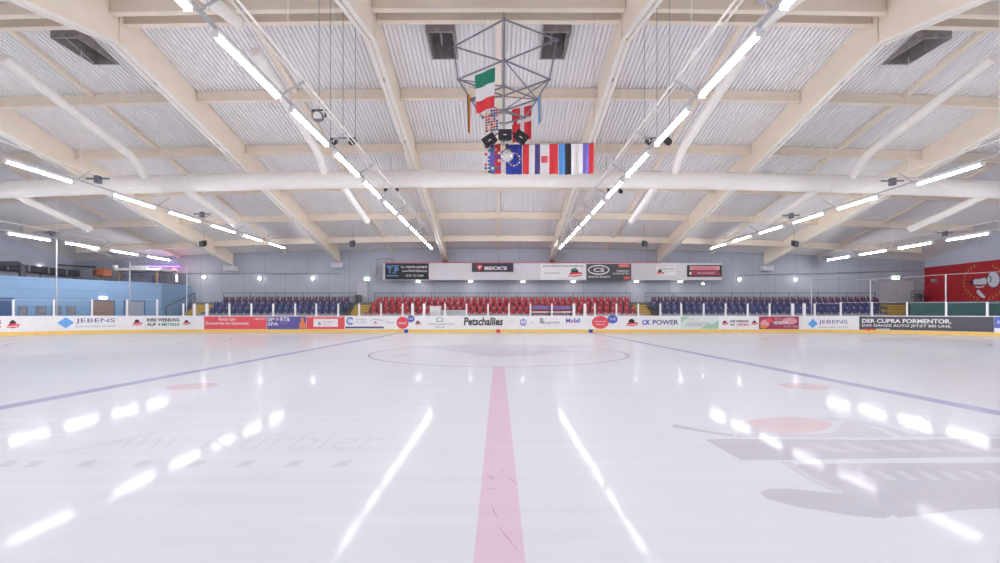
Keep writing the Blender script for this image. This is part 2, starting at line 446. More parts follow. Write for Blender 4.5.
# ------------------------------------------------------------------ ROOF BEAMS
BX = [-23.75, -14.25, -4.75, 4.75, 14.25, 23.75]
bn = {4.75: 'first', 14.25: 'second', 23.75: 'third'}
for x in BX:
    t = thing('roof_beam', (x, RIDGE, beam_z(x, RIDGE)), 'cream pitched roof beam, %s from the flag frame on the %s' % (bn[abs(x)], side(x)), 'roof beam', 'pitched beams across the hall')
    m = MB(); w = 0.13
    for d0, d1 in ((NEARY + 0.1, RIDGE - 0.03), (RIDGE + 0.03, FARY - 0.1)):
        def zt(d): return deck_z(x, d) - 0.005
        def zb(d): return beam_z(x, d) + 0.03
        m.hexa([(x - w, d0, zb(d0)), (x + w, d0, zb(d0)), (x + w, d1, zb(d1)), (x - w, d1, zb(d1)),
                (x - w, d0, zt(d0)), (x + w, d0, zt(d0)), (x + w, d1, zt(d1)), (x - w, d1, zt(d1))])
    m.build('web', cream, t)
    m = MB()
    for d0, d1 in ((NEARY + 0.1, RIDGE - 0.06), (RIDGE + 0.06, FARY - 0.1)):
        for e in (-0.115, 0.115):
            m.bar((x + e, d0, beam_z(x, d0)), (x + e, d1, beam_z(x, d1)), 0.135, 0.09)
    m.build('bottom_flange', cream_lt, t)
    m = MB()
    m.box(x - 0.19, x + 0.19, RIDGE - 0.05, RIDGE + 0.05, beam_z(x, RIDGE) - 0.05, beam_z(x, RIDGE) + 0.35)
    m.build('hinge_plate', cream, t)
    m = MB()   # a row of bolts and a thin conduit under the flange
    for k in range(5):
        d = RIDGE + 2 + k * 4.3
        m.box(x - 0.05, x + 0.05, d, d + 0.12, beam_z(x, d) - 0.06, beam_z(x, d) + 0.02)
    m.build('clamp', galv, t)

# ------------------------------------------------------------------ PURLINS (one per bay and line)
PUR = [16.95, 17.65, 21.8, 26.0, 30.2, 34.4, 38.6]
pn = ['on the camera side of the ridge', 'first beyond the ridge', 'second beyond the ridge', 'third beyond the ridge', 'fourth beyond the ridge', 'fifth beyond the ridge', 'sixth beyond the ridge, by the far wall']
bays = [(-35.1, -23.9), (-23.6, -14.4), (-14.1, -4.9), (-4.6, 4.6), (4.9, 14.1), (14.4, 23.6), (23.9, 35.1)]
bayn = ['end bay, blue wall side', 'second bay out, blue wall side', 'first bay out, blue wall side', 'centre bay', 'first bay out, red wall side', 'second bay out, red wall side', 'end bay, red wall side']
for j, d in enumerate(PUR):
    for i, (a, b) in enumerate(bays):
        if i in (0, 6) and d < 25: continue
        m = MB(); N = 2
        for k in range(N):
            xa, xb = a + (b - a) * k / N, a + (b - a) * (k + 1) / N
            za, zb = deck_z(xa, d) - 0.012, deck_z(xb, d) - 0.012
            hgt = 0.47
            for y0, y1, u0, u1 in ((d - 0.05, d + 0.05, -hgt + 0.05, 0.0), (d - 0.12, d + 0.12, -hgt - 0.02, -hgt + 0.05)):
                m.hexa([(xa, y0, za + u0), (xb, y0, zb + u0), (xb, y1, zb + u0), (xa, y1, za + u0),
                        (xa, y0, za + u1), (xb, y0, zb + u1), (xb, y1, zb + u1), (xa, y1, za + u1)])
        tag(m.build('roof_purlin', cream), 'cream purlin %s, %s' % (pn[j].replace(', by the far wall', ''), bayn[i]), 'purlin', 'purlins under the roof deck')
# mid-bay rafters
for x, nm in ((-28.5, 'end bay, blue wall side'), (-19, 'second bay out, blue wall side'), (-9.5, 'first bay out, blue wall side'), (0, 'centre bay above the flag frame'), (9.5, 'first bay out, red wall side'), (19, 'second bay out, red wall side'), (28.5, 'end bay, red wall side')):
    m = MB()
    for a, b in [(NEARY + 0.2, 16.8)] + [(PUR[k] + 0.07, PUR[k + 1] - 0.07) for k in range(1, 6)] + [(38.7, FARY - 0.05)]:
        m.bar((x, a, deck_z(x, a) - 0.1), (x, b, deck_z(x, b) - 0.1), 0.24, 0.17)
    tag(m.build('roof_rafter', cream), 'thin cream rafter along the middle of the ' + nm, 'rafter', 'thin rafters under the deck')

# ------------------------------------------------------------------ VENTILATION DUCT
DD, DZ = 25.2, H + 7.36
def duct_z(x): return DZ - 0.0008 * x * x
t = thing('ventilation_duct', (0, DD, DZ - 0.48), 'long fat white ventilation pipe crossing the whole hall under the beams', 'ventilation duct')
m = MB(); m.path([(x, DD, duct_z(x)) for x in [-35 + 70 * k / 40 for k in range(41)]], 0.47, 20)
m.build('main_pipe', ductm, t, smooth=True)
for k in range(-5, 6):
    x = k * 6.3 + 2.2; m = MB(); m.tube((x - 0.04, DD, duct_z(x)), (x + 0.04, DD, duct_z(x)), 0.485, 20)
    m.build('pipe_collar', ductm, t)
for x in (-26.4, -17.1, -8.5, 8.6, 17.4, 26.6):
    z0 = H + 7.1 - 0.0008 * x * x
    m = MB(); m.path([(x, DD + 0.2, z0), (x, 27.5, z0 - 0.5), (x, 30.0, z0 - 1.0)], 0.2, 14); m.tube((x, 29.9, z0 - 0.98), (x, 30.03, z0 - 1.005), 0.215, 14)
    m.build('branch_pipe', ductm, t, smooth=False)
for x in (-18.9, -9.3, 9.4, 18.9):
    g = -0.0008 * x * x
    m = MB(); m.path([(x, DD - 0.1, H + 7.55 + g), (x, 24.75, H + 7.75 + g), (x, 24.2, H + 8.25 + g), (x, 23.7, H + 8.5 + g), (x, 20.5, H + 9.35 + g), (x, 17.75, H + 10.1 + g)], 0.2, 14)
    m.build('branch_pipe', ductm, t, smooth=False)
for x in (-9.0, 9.2):
    m = MB(); m.path([(x, 16.1, H + 10.1), (x, 12, H + 9.3), (x, 6, H + 7.9), (x, -2, H + 6.0)], 0.2, 14); m.tube((x, 16.0, H + 10.08), (x, 16.15, H + 10.11), 0.225, 14)
    tag(m.build('air_pipe', ductm), 'round white air pipe ending at the ridge on the ' + side(x), 'pipe', 'air pipes on the camera side')

# ------------------------------------------------------------------ STRIP LIGHTS
root = thing('strip_light', (0, 0, 0), 'x', 'strip light')
m = MB(); m.hexa([(-0.08, 0, 0.03), (0.08, 0, 0.03), (0.08, 2.5, 0.03), (-0.08, 2.5, 0.03), (-0.05, 0, 0.137), (0.05, 0, 0.137), (0.05, 2.5, 0.137), (-0.05, 2.5, 0.137)])
m.box(-0.07, 0.07, -0.03, 0.0, -0.055, 0.06); m.box(-0.07, 0.07, 2.5, 2.53, -0.055, 0.06)
m.build('housing', white, root)
m = MB(); prof = [(-0.05, 0.028), (-0.055, 0.0), (-0.042, -0.035), (0, -0.05), (0.042, -0.035), (0.055, 0.0), (0.05, 0.028)]
vs = [(x, y, z) for y in (0.0, 2.5) for x, z in prof]; nP = len(prof)
m.mesh(vs, [(k, k + 1, nP + k + 1, nP + k) for k in range(nP - 1)] + [(nP - 1, 0, nP, 2 * nP - 1)])
m.build('tube_cover', lamp_on, root)
def starts(a, sp, back, fwd, gap=0.0): return [a - gap - sp * k for k in range(back, 0, -1)] + [a + sp * k for k in range(fwd)]
ROWS = [(-5.48, H + 5.4, starts(9.0, 3.3, 4, 9), 'inner'), (5.02, H + 5.4, starts(8.97, 3.3, 4, 9), 'inner'),
        (-17.4, H + 5.4, starts(20.96, 3.56, 7, 5, 1.0), 'middle'), (17.4, H + 5.4, starts(21.3, 3.56, 7, 5, 1.0), 'middle'),
        (-28.2, H + 4.66, starts(26.7, 3.53, 8, 4), 'outer'), (28.2, H + 4.66, starts(26.7, 3.53, 8, 4), 'outer')]
first = True
for x, z, ds, nm in ROWS:
    for k, dk in enumerate(ds):
        lab = 'white fluorescent strip light, %s from the far wall in the %s row, %s' % (ordw(len(ds) - k), nm, side(x))
        if first:
            root.location = (x, dk, z); root['label'] = lab; root['group'] = 'strip lights in rows'; first = False
        else: dup(root, (x, dk, z), lab, 'strip lights in rows')
    dA, dB = ds[0] - 0.4, min(ds[-1] + 3.0, 40.6)
    t = thing('light_rail', (x, (dA + dB) / 2, z + 0.16), 'thin pale rail carrying the %s row of strip lights on the %s' % (nm, side(x)), 'light rail')
    m = MB(); m.box(x - 0.04, x + 0.04, dA, dB, z + 0.135, z + 0.19); m.build('rail', galv, t)
    s = 1 if x < 0 else -1
    for e in ((0.36, 0.50) if nm == 'inner' else (0.2,)):
        m = MB(); m.tube((x + s * e, dA, z + 0.6), (x + s * e, dB, z + 0.6), 0.028 if nm == 'inner' else 0.02, 6); m.build('conduit', cream_lt, t)
    for dk in ds:
        d = dk + 2.88
        if d > 37: continue
        m = MB(); m.bar((x - s * 0.05, d, z + 0.21), (x + s * 0.52, d, z + 0.56), 0.05, 0.03); m.build('crossbar', galv, t)
        m = MB(); m.tube((x + s * 0.1, d, z + 0.2), (x + s * 0.1, d, deck_z(x, d) - 0.02), 0.012, 5); m.build('hanger_cable', cream_lt, t)
    if nm != 'inner':    # cross-shaped hanger brackets seen against the roof
        for d in (ds[-1] - 15.0, ds[-1] - 7.9):
            m = MB(); m.bar((x - 0.5, d, z + 0.5), (x + 0.5, d, z + 0.5), 0.06, 0.06); m.box(x - 0.1, x + 0.1, d - 0.1, d + 0.1, z + 0.3, z + 0.62)
            m.build('hanger_bracket', steel, t)

# ------------------------------------------------------------------ small lamps and speakers hung from the roof
def hang(name, px, py, d, label, cat, kind, group=None):
    x, z = Xat(px, d), Zat(py, d)
    t = thing(name, (x, d, z - 0.2), label, cat, group)
    m = MB(); m.tube((x, d, z), (x, d, deck_z(x, d) - 0.03), 0.014, 5); m.build('cable', midg, t)
    if kind == 'speaker':
        m = MB(); m.hexa([(x - 0.17, d - 0.28, z - 0.42), (x + 0.17, d - 0.28, z - 0.42), (x + 0.14, d + 0.16, z - 0.22), (x - 0.14, d + 0.16, z - 0.22),
                          (x - 0.17, d - 0.36, z - 0.02), (x + 0.17, d - 0.36, z - 0.02), (x + 0.14, d + 0.1, z + 0.14), (x - 0.14, d + 0.1, z + 0.14)])
        m.build('cabinet', black, t)
        m = MB(); m.face([(x - 0.14, d - 0.30, z - 0.40), (x + 0.14, d - 0.30, z - 0.40), (x + 0.14, d - 0.366, z - 0.05), (x - 0.14, d - 0.366, z - 0.05)]); m.build('grille', darkg, t)
    elif kind == 'bar':
        s = -1 if x < 0 else 1
        m = MB(); m.tube((x - 0.46, d, z), (x + 0.46, d, z), 0.025); m.build('crossbar', steel, t)
        for e in (-0.3, 0.36):
            m = MB(); m.tube((x + e, d - 0.16, z - 0.2), (x + e, d + 0.14, z - 0.07), 0.12, 14, 0.085); m.box(x + e - 0.03, x + e + 0.03, d - 0.03, d + 0.03, z - 0.2, z)
            m.build('lamp_head', black, t)
        for e in (-0.44, 0.44):
            m = MB(); m.tube((x + e, d, z), (x + e, d, deck_z(x, d) - 0.03), 0.012, 5); m.build('cable', midg, t)
    elif kind == 'ring':
        m = MB(); m.tube((x, d - 0.14, z - 0.17), (x, d + 0.1, z - 0.09), 0.2, 18, 0.16); m.build('lamp_head', steel, t)
        m = MB(); m.tube((x, d - 0.15, z - 0.175), (x, d - 0.14, z - 0.17), 0.15, 18); m.build('lens', cream_lt, t)
        m = MB(); m.bar((x - 0.23, d, z - 0.15), (x - 0.23, d, z + 0.1), 0.05, 0.04); m.bar((x + 0.23, d, z - 0.15), (x + 0.23, d, z + 0.1), 0.05, 0.04); m.bar((x - 0.23, d, z + 0.1), (x + 0.23, d, z + 0.1), 0.05, 0.04); m.build('yoke', black, t)
hang('spotlight_bar', 343, 138, 16.5, 'black twin spotlight bar beside the duct, inner row, blue wall side', 'spotlight', 'bar')
hang('spotlight_bar', 657, 138, 16.5, 'black twin spotlight bar beside the duct, inner row, red wall side', 'spotlight', 'bar')
hang('floodlight', 319, 113, 16.4, 'round floodlight in a black yoke above the inner lights, blue wall side', 'floodlight', 'ring')
hang('stage_light', 391, 187, 27.2, 'small black lamp bar under the duct on the blue wall side', 'spotlight', 'bar')
hang('stage_light', 614, 189, 27.2, 'small black lamp bar under the duct on the red wall side', 'spotlight', 'bar')
for px, nm in ((204, 'outer black loudspeaker hung under the roof, blue wall side'), (353, 'inner black loudspeaker hung under the roof, blue wall side'), (644, 'inner black loudspeaker hung under the roof, red wall side'), (794, 'outer black loudspeaker hung under the roof, red wall side')):
    hang('loudspeaker', px, 242, 36.2, nm, 'loudspeaker', 'speaker', 'loudspeakers under the roof')

# ------------------------------------------------------------------ FLAG FRAME
cxF, dF = 0.2, 17.5
t = thing('flag_rig', (cxF, dF, H + 6.3), 'grey tubular space frame hanging from the ridge with flags around it', 'hanging frame')
rings = [(H + 10.25, 1.95, 1.35), (H + 8.85, 1.72, 1.32), (H + 8.1, 1.25, 0.98), (H + 7.42, 0.8, 0.6)]
nodes = []
for z, hx, hd in rings:
    nodes.append([Vector((cxF - hx, dF, z)), Vector((cxF, dF - hd, z)), Vector((cxF + hx, dF, z)), Vector((cxF, dF + hd, z))])
nodes[0][0] += Vector((0.05, 0.2, -0.05)); nodes[0][2] += Vector((0.05, 0, 0.1))
for j, rg in enumerate(nodes):
    m = MB()
    for k in range(4): m.tube(rg[k], rg[(k + 1) % 4], 0.032, 8)
    m.build('ring_tube', steel, t)
    m = MB()
    for p in rg: m.sphere(p, 0.06, 10, 6)
    m.build('joint', steel, t)
for j in range(3):
    for k in range(4):
        m = MB(); m.tube(nodes[j][k], nodes[j + 1][k], 0.028, 8); m.build('strut', steel, t)
        if j == 1: m = MB(); m.tube(nodes[j][k], nodes[j + 1][(k + 1) % 4], 0.022, 8); m.build('strut', steel, t)
m = MB(); m.tube((cxF, dF, H + 6.35), (cxF, dF, deck_z(0, dF) - 0.01), 0.045, 10); m.build('mast', galv, t)
for k in range(4):
    for zz_, j in ((8.2, 2), (7.6, 3)):
        m = MB(); m.tube(Vector((cxF, dF, H + zz_)), nodes[j][k], 0.022, 8); m.build('spoke', steel, t)
# lamp heads under the frame and a mirror ball
for px, py, rot, nm in ((489.5, 141, 0.6, 'black barn-door spotlight beside the mirror ball, blue wall side'), (505, 135.5, 0, 'black box spotlight straight above the mirror ball'), (521, 138, -0.6, 'black barn-door spotlight beside the mirror ball, red wall side')):
    d = 17.2; x, z = Xat(px, d), Zat(py, d)
    tt = thing('spotlight', (x, d, z - 0.2), nm, 'spotlight', 'spotlights under the flag frame')
    c, s_ = math.cos(rot), math.sin(rot)
    def rt(u, v, w): return (x + u * c - w * s_, d + v, z + u * s_ + w * c)
    m = MB(); a, b = 0.25, 0.19
    m.hexa([rt(-a, -0.12, -b), rt(a, -0.12, -b), rt(a * 0.7, 0.2, -b * 0.7), rt(-a * 0.7, 0.2, -b * 0.7), rt(-a, -0.12, b), rt(a, -0.12, b), rt(a * 0.7, 0.2, b * 0.7), rt(-a * 0.7, 0.2, b * 0.7)])
    m.build('housing', black, tt)
    m = MB(); m.face([rt(-0.19, -0.125, -0.13), rt(0.19, -0.125, -0.13), rt(0.19, -0.125, 0.13), rt(-0.19, -0.125, 0.13)]); m.build('lens', black, tt)
    m = MB(); m.bar(rt(-0.06, -0.13, -0.02), rt(0.06, -0.13, -0.02), 0.03, 0.03); m.build('name_plate', white, tt)
    m = MB(); m.tube((x, d + 0.05, z + 0.1), (cxF, dF, H + 6.95), 0.025); m.build('bracket', black, tt)
mirror = mat('mirror_ball', (0.80, 0.78, 0.78), 0.18, 0.9, var=0.3, nscale=30)
x, z = Xat(507, 17.2), Zat(155.5, 17.2)
tt = thing('mirror_ball', (x, 17.2, z - 0.25), 'silver mirror ball hanging below the flag frame', 'mirror ball')
m = MB(); m.sphere((x, 17.2, z), 0.25, 20, 14); m.build('ball', mirror, tt)
m = MB(); m.tube((x, 17.2, z + 0.24), (x, 17.2, z + 0.42), 0.05, 10); m.build('motor', black, tt)

# flags -------------------------------------------------------------
def fm(n, c): return mat('flag_' + n, c, 0.7, var=0.05, nscale=6)
FG, FW, FR, FB, FN, FK, FY, FS = fm('green', (0.02, 0.25, 0.16)), fm('white', (0.85, 0.82, 0.84)), fm('red', (0.75, 0.04, 0.05)), fm('blue', (0.06, 0.10, 0.55)), fm('navy', (0.10, 0.06, 0.25)), fm('black', (0.03, 0.03, 0.04)), fm('gold', (0.85, 0.55, 0.05)), fm('sky', (0.10, 0.35, 0.80))
FE, FO, FV = fm('eu', (0.03, 0.05, 0.38)), fm('crimson', (0.70, 0.06, 0.09)), fm('violet', (0.20, 0.16, 0.60))
def flag(name, q, d, stripes, vertical, label, amp=0.03, marks=None, waves=2.0):
    """q: four pixel corners TL TR BR BL; cloth with soft folds, stripes as (fraction end, material index)"""
    P = [Vector((Xat(a, d), d, Zat(b, d))) for a, b in q]
    mats_ = []; 
    for e, mm in stripes:
        if mm not in mats_: mats_.append(mm)
    extra = sorted({mk[4].name for mk in marks}) if marks else []
    for nme in extra:
        mm = bpy.data.materials[nme]
        if mm not in mats_: mats_.append(mm)
    def P_at(u, v):
        a = P[0].lerp(P[1], u); b = P[3].lerp(P[2], u); p = a.lerp(b, v)
        return p + Vector((0, amp * math.sin(u * waves * 2 * PI + 1.3 * v + a.x * 3) * (0.35 + 0.65 * v), 0))
    cuts = sorted(set([0.0, 1.0] + [e for e, _ in stripes])); nU = 16
    us = sorted(set([k / nU for k in range(nU + 1)] + (cuts if vertical else []))); vsn = sorted(set([k / 8 for k in range(9)] + ([] if vertical else cuts)))
    m = MB()
    for i in range(len(us) - 1):
        for j in range(len(vsn) - 1):
            f_ = (us[i] + us[i + 1]) / 2 if vertical else (vsn[j] + vsn[j + 1]) / 2
            for e, mm in stripes:
                if f_ <= e: break
            m.cur = mats_.index(mm)
            c4 = [P_at(us[i], vsn[j + 1]), P_at(us[i + 1], vsn[j + 1]), P_at(us[i + 1], vsn[j]), P_at(us[i], vsn[j])]
            m.face(c4); bk = [c + Vector((0, 0.008, 0)) for c in c4]; m.face(bk[::-1])
    if marks:
        for (kind, u, v, r, mm) in marks:
            m.cur = mats_.index(mm); off = Vector((0, -0.012, 0))
            if kind == 'star':
                pts = [(u + r * (1 if k % 2 == 0 else 0.45) * math.sin(k * PI / 5), v - r * 0.5 * (1 if k % 2 == 0 else 0.45) * math.cos(k * PI / 5)) for k in range(10)]
                m.face([P_at(a, b) + off for a, b in pts][::-1])
            else:   # small rectangle (u, v) with half sizes r
                ru, rv = r
                m.face([P_at(u - ru, v + rv) + off, P_at(u + ru, v + rv) + off, P_at(u + ru, v - rv) + off, P_at(u - ru, v - rv) + off])
    o = m.build(name, mats_); tag(o, label, 'flag')
    return o
flag('flag', [(474.8, 76), (495.2, 67), (494.2, 106.5), (476.3, 114)], 16.6, [(0.36, FG), (0.70, FW), (1, FR)], False, 'green, white and red tricolour hung slanting on the flag frame', 0.05, waves=1.3)
flag('flag', [(511.8, 109.5), (531.5, 105), (531.2, 139), (512.5, 143)], 17.95, [(0.42, FR), (0.62, FW), (1, FR)], True, 'red flag with a white cross hanging behind the lower frame', 0.03, [('rect', 0.5, 0.40, (0.5, 0.07), FW)])
flag('flag', [(467, 95), (470.4, 94.5), (470.2, 134), (468, 132)], 17.4, [(0.4, FK), (0.7, FY), (1, FR)], True, 'folded black, red and gold flag seen edge-on hanging from the frame', 0.03, waves=1)
flag('flag', [(537.3, 96), (541, 95), (541.6, 121), (538.5, 125)], 17.4, [(0.55, FS), (0.8, FY), (1, FS)], True, 'folded light blue and yellow flag hanging from the frame', 0.03, waves=1)
rng = random.Random(3)
mk = [('rect', 0.12 + 0.19 * a, 0.08 + 0.12 * b, (0.075, 0.042), rng.choice([FR, FG, FY, FW, FK, FR, FB, FO])) for a in range(5) for b in range(8)]
flag('flag', [(484.5, 110), (498.8, 108), (498.5, 131), (485, 133)], 17.3, [(1, FW)], False, 'white cloth of many small flags just below the green white red tricolour', 0.02, mk)
mk = [('rect', 0.1 + 0.2 * a, 0.06 + 0.125 * b, (0.075, 0.04), rng.choice([FR, FG, FY, FW, FB, FW, FR, FK])) for a in range(5) for b in range(8) if not (a in (2,) and 1 < b < 6)]
dR = 17.6
flag('flag', [(484.3, 146), (500.5, 143.5), (501, 174), (484.2, 173.5)], dR, [(0.33, FW), (0.66, FV), (1, FO)], True, 'blue and white cloth of many small flags at the end of the flag row', 0.02, mk)
st = [('star', 0.5 + 0.37 * math.sin(k * PI / 6), 0.5 - 0.21 * math.cos(k * PI / 6), 0.085, FY if k % 2 else FW) for k in range(12)]
flag('flag', [(505.5, 145), (522, 144.5), (522, 174.3), (506, 174.4)], dR, [(1, FE)], False, 'dark blue flag with a ring of gold stars in the flag row', 0.02, st)
flag('flag', [(523, 144.2), (540, 144), (540, 174.2), (522.5, 174)], dR, [(0.36, FR), (0.70, FW), (1, FN)], True, 'red, white and navy upright striped flag next to the starred flag', 0.025)
flag('flag', [(540.4, 144), (558, 143.8), (558, 174), (540.4, 174)], dR, [(0.5, FW), (1, FR)], True, 'white and red flag with a small red crest in the flag row', 0.025, [('rect', 0.24, 0.52, (0.18, 0.11), FO), ('rect', 0.24, 0.52, (0.09, 0.07), FW)])
flag('flag', [(558.6, 144), (576.5, 143.6), (576.5, 174.2), (559.2, 174.6)], dR, [(0.34, FS), (0.70, FK), (1, FW)], True, 'light blue, black and white upright striped flag in the flag row', 0.025)
flag('flag', [(577.2, 143.6), (594, 143.4), (593.6, 173.6), (577.5, 173.8)], dR, [(0.34, FW), (0.70, FV), (1, FR)], True, 'white, blue and red upright striped flag at the open end of the row', 0.025)
m = MB()
m.tube((Xat(483, dR), dR, Zat(145.3, dR)), (Xat(595, dR), dR, Zat(143, dR)), 0.012, 6)
for px in (485, 594): m.tube((Xat(px, dR), dR, Zat(144, dR)), (Xat(px, dR), dR, deck_z(Xat(px, dR), dR)), 0.006, 5)
tag(m.build('flag_wire', steel), 'thin wire from which the row of flags hangs', 'wire')

# ------------------------------------------------------------------ RINK BOARDS
loop = [XL - R * PI / 2 - 24 + 0 * k for k in range(1)]
t = thing('rink_boards', (0, DB, 0), 'white rink boards with yellow kick strip around the ice', 'rink boards')
full = []
SL, SR_ = XL - R * PI / 2 - (DB - R - NEAR_B - R), XR + R * PI / 2 + (DB - R - NEAR_B - R)
def samples():
    o = []
    k = SL
    while k < SR_: o.append(k); k += 0.45
    o.append(SR_)
    pts = [brd(s) for s in o]
    # near corners and the near straight
    for k in range(1, 20):
        a = PI / 2 * k / 19; pts.append(((XR + R * math.cos(a), NEAR_B + R - R * math.sin(a)), (-math.cos(a), math.sin(a))))
    for k in range(1, 40):
        pts.append(((XR + (XL - XR) * k / 40, NEAR_B), (0, 1)))
    for k in range(20):
        a = PI / 2 * k / 19; pts.append(((XL - R * math.sin(a), NEAR_B + R - R * math.cos(a)), (math.sin(a), math.cos(a))))
    return pts
SP = samples()
def sweep(off0, off1, z0, z1):
    m = MB(); n = len(SP); vs = []
    for (x, y), (nx, ny) in SP:
        vs += [(x + nx * off1, y + ny * off1, z0), (x + nx * off1, y + ny * off1, z1), (x + nx * off0, y + ny * off0, z1), (x + nx * off0, y + ny * off0, z0)]
    fs = []
    for k in range(n):
        a, b = 4 * k, 4 * ((k + 1) % n)
        for e in range(4): fs.append((a + e, b + e, b + (e + 1) % 4, a + (e + 1) % 4))
    m.mesh(vs, fs); return m
sweep(-0.10, 0.0, 0.0, 1.22).build('board_panel', boardw, t)
sweep(-0.001, 0.022, 0.001, 0.245).build('kick_strip', yellow, t)
sweep(-0.13, 0.02, 1.22, 1.26).build('cap_rail', white, t)
markb, markr = mat('mark_blue', (0.05, 0.06, 0.32), 0.4), mat('mark_red', (0.70, 0.05, 0.06), 0.4)
for px, w, mm, nm, lab in ((406.3, 3.9, markb, 'line_mark', 'dark blue mark on the kick strip'), (498.2, 3.9, markr, 'line_mark', 'red mark on the kick strip'), (590.8, 3.9, markb, 'line_mark', 'dark blue mark on the kick strip')):
    o = slab(BO, px - w / 2, 329.3, px + w / 2, 332.7, 0.023, 0.034).build(nm, mm, t); o['label'] = lab

# print colours
def pm(n, c): return mat('print_' + n, c, 0.35, var=0.02)
PK, PW, PR, PB, PG, PN, PC = pm('black', (0.02, 0.02, 0.025)), pm('white', (0.85, 0.84, 0.86)), pm('red', (0.68, 0.05, 0.07)), pm('blue', (0.10, 0.14, 0.50)), pm('green', (0.06, 0.22, 0.16)), pm('navy', (0.09, 0.08, 0.25)), pm('charcoal', (0.085, 0.08, 0.10))
PSKY, PCOR, PGR, PMAR, PPU, PDIM, PORG = pm('sky', (0.14, 0.40, 0.80)), pm('coral_red', (0.76, 0.09, 0.11)), pm('grey', (0.35, 0.34, 0.37)), pm('maroon', (0.36, 0.05, 0.10)), pm('purple', (0.12, 0.10, 0.34)), pm('light_grey', (0.60, 0.58, 0.61)), pm('orange', (0.80, 0.25, 0.08))
PGRN, PPK, PWG = pm('leaf_green', (0.35, 0.58, 0.45)), pm('pink', (0.75, 0.35, 0.40)), pm('pale_green', (0.70, 0.78, 0.74))
TOP, BOT = 316.3, 329.0
BZ = (0.262, 1.205)
def banner(x0, x1, m, label, off=0.010):
    mb = slab(BO, x0, TOP, x1, BOT, 0.0015, off, flat=BZ)
    o = mb.build('advertising_banner', m); tag(o, label, 'banner', 'adverts on the rink boards'); return o
def club(sf, cx, cy, k, parent, off=0.017):     # the small club badge: red script under a dark cap
    poly(sf, [(cx - 5 * k, cy + 3 * k), (cx - 3.2 * k, cy + 0.2 * k), (cx + 1 * k, cy - 0.6 * k), (cx + 5.6 * k, cy + 0.2 * k), (cx + 5 * k, cy + 2.4 * k), (cx, cy + 3.4 * k)], PR, parent, 'badge_script', off)
    poly(sf, [(cx - 4.2 * k, cy + 2.1 * k), (cx + 4.3 * k, cy + 1.1 * k), (cx + 4.3 * k, cy + 1.8 * k), (cx - 4 * k, cy + 2.7 * k)], PW, parent, 'badge_stripe', off + 0.002)
    poly(sf, [(cx - 2.8 * k, cy + 0.2 * k), (cx - 2 * k, cy - 2.2 * k), (cx + 0.4 * k, cy - 3.4 * k), (cx + 2.4 * k, cy - 1.8 * k), (cx + 2.8 * k, cy - 0.2 * k)], PK, parent, 'badge_cap', off)

b = banner(-30, 28, PW, 'white club banner with red badge in the corner below the dark blue door')
club(BO, 12.5, 324.0, 1.25, b)
text(BO, 'BUNG', -14, 320.5, 1, 324, PK, b, bold=0.02); text(BO, 'METERN!', -22, 325.2, 1, 328.2, PR, b, bold=0.02)
b = banner(29, 127, PW, 'white banner with blue diamond beneath the blue wall')
poly(BO, [(57.2, 322.8), (66, 317.2), (74.2, 322.6), (65.6, 328.3)], PSKY, b, 'diamond_logo')
poly(BO, [(61.8, 320.1), (66, 322.8), (70, 325.3), (69.4, 325.8), (65.4, 323.2), (61.2, 320.5)], PW, b, 'diamond_line', 0.016)
text(BO, 'JEBENS', 75.8, 318.4, 115, 323.6, PN, b, bold=0.0); text(BO, 'Industriebau GmbH', 75.8, 325.0, 115, 327.2, PGR, b)
b = banner(127.6, 203.6, PW, 'white banner with black and green slogan between two red badges')
club(BO, 137, 322.4, 0.95, b); club(BO, 186.5, 322.4, 0.75, b)
text(BO, 'IHRE WERBUNG', 147, 318.2, 179.5, 321.6, PK, b, bold=0.03); text(BO, 'AUF', 147, 322.9, 156, 326.0, PK, b, bold=0.03); text(BO, '4 METERN!', 158, 322.9, 179.5, 326.0, PG, b, bold=0.02)
b = banner(204.2, 266.6, PCOR, 'long coral red banner with two lines of white lettering')
text(BO, 'Punch Uhr', 219, 317.8, 236, 320.6, PW, b, bold=0.01); text(BO, 'Ehrenamt bei den Stadtwerken', 206, 321.8, 249, 324.6, PW, b, bold=0.01); text(BO, 's. Stadtwerke', 254, 317.6, 265.4, 319.6, PW, b, bold=0.01)
b = banner(267, 306.2, PPU, 'purple banner with large white letters and an orange figure')
text(BO, 'SP', 268, 317.6, 274.5, 321.2, PW, b, bold=0.012); text(BO, 'RT&', 280.5, 317.2, 290, 321.4, PW, b, bold=0.012); text(BO, 'SPA', 268, 322.4, 278.5, 325.6, PW, b, bold=0.012)
poly(BO, [(277.4, 321.3), (275.2, 318.9), (275.8, 317.6), (277.3, 318.3), (278.8, 317.6), (279.6, 318.9)], PPK, b, 'heart_logo')
text(BO, 'fit & gesund', 280.5, 322.6, 287.5, 324.4, PGR, b)
poly(BO, [(299, 328.6), (299.6, 323), (301.4, 321), (300.8, 318.6), (302.4, 317.2), (304, 318.8), (303.6, 321), (305.6, 323.4), (305.8, 328.6)], PORG, b, 'figure_picture')
b = banner(306.6, 344.6, PCOR, 'red banner with a white box of grey lettering')
text(BO, 'Wir sind Partner in der Region', 308, 316.9, 343, 318.3, PW, b)
poly(BO, ([(313.6, 326.8), (313.6, 318.9), (338, 318.9), (338, 326.8)]), PW, b, 'white_box', 0.013)
poly(BO, ell(319.5, 323.6, 1.5, 1.7, 16), PGR, b, 'round_logo', 0.016); text(BO, 'gaudeum', 323, 320.4, 334, 323.8, PPK, b, off=0.017, shear=0.2); text(BO, 'partner', 323, 324.4, 332, 325.8, PGR, b, off=0.017)
b = banner(345, 404.2, PW, 'white banner with blue swirl and dark blue foot strip')
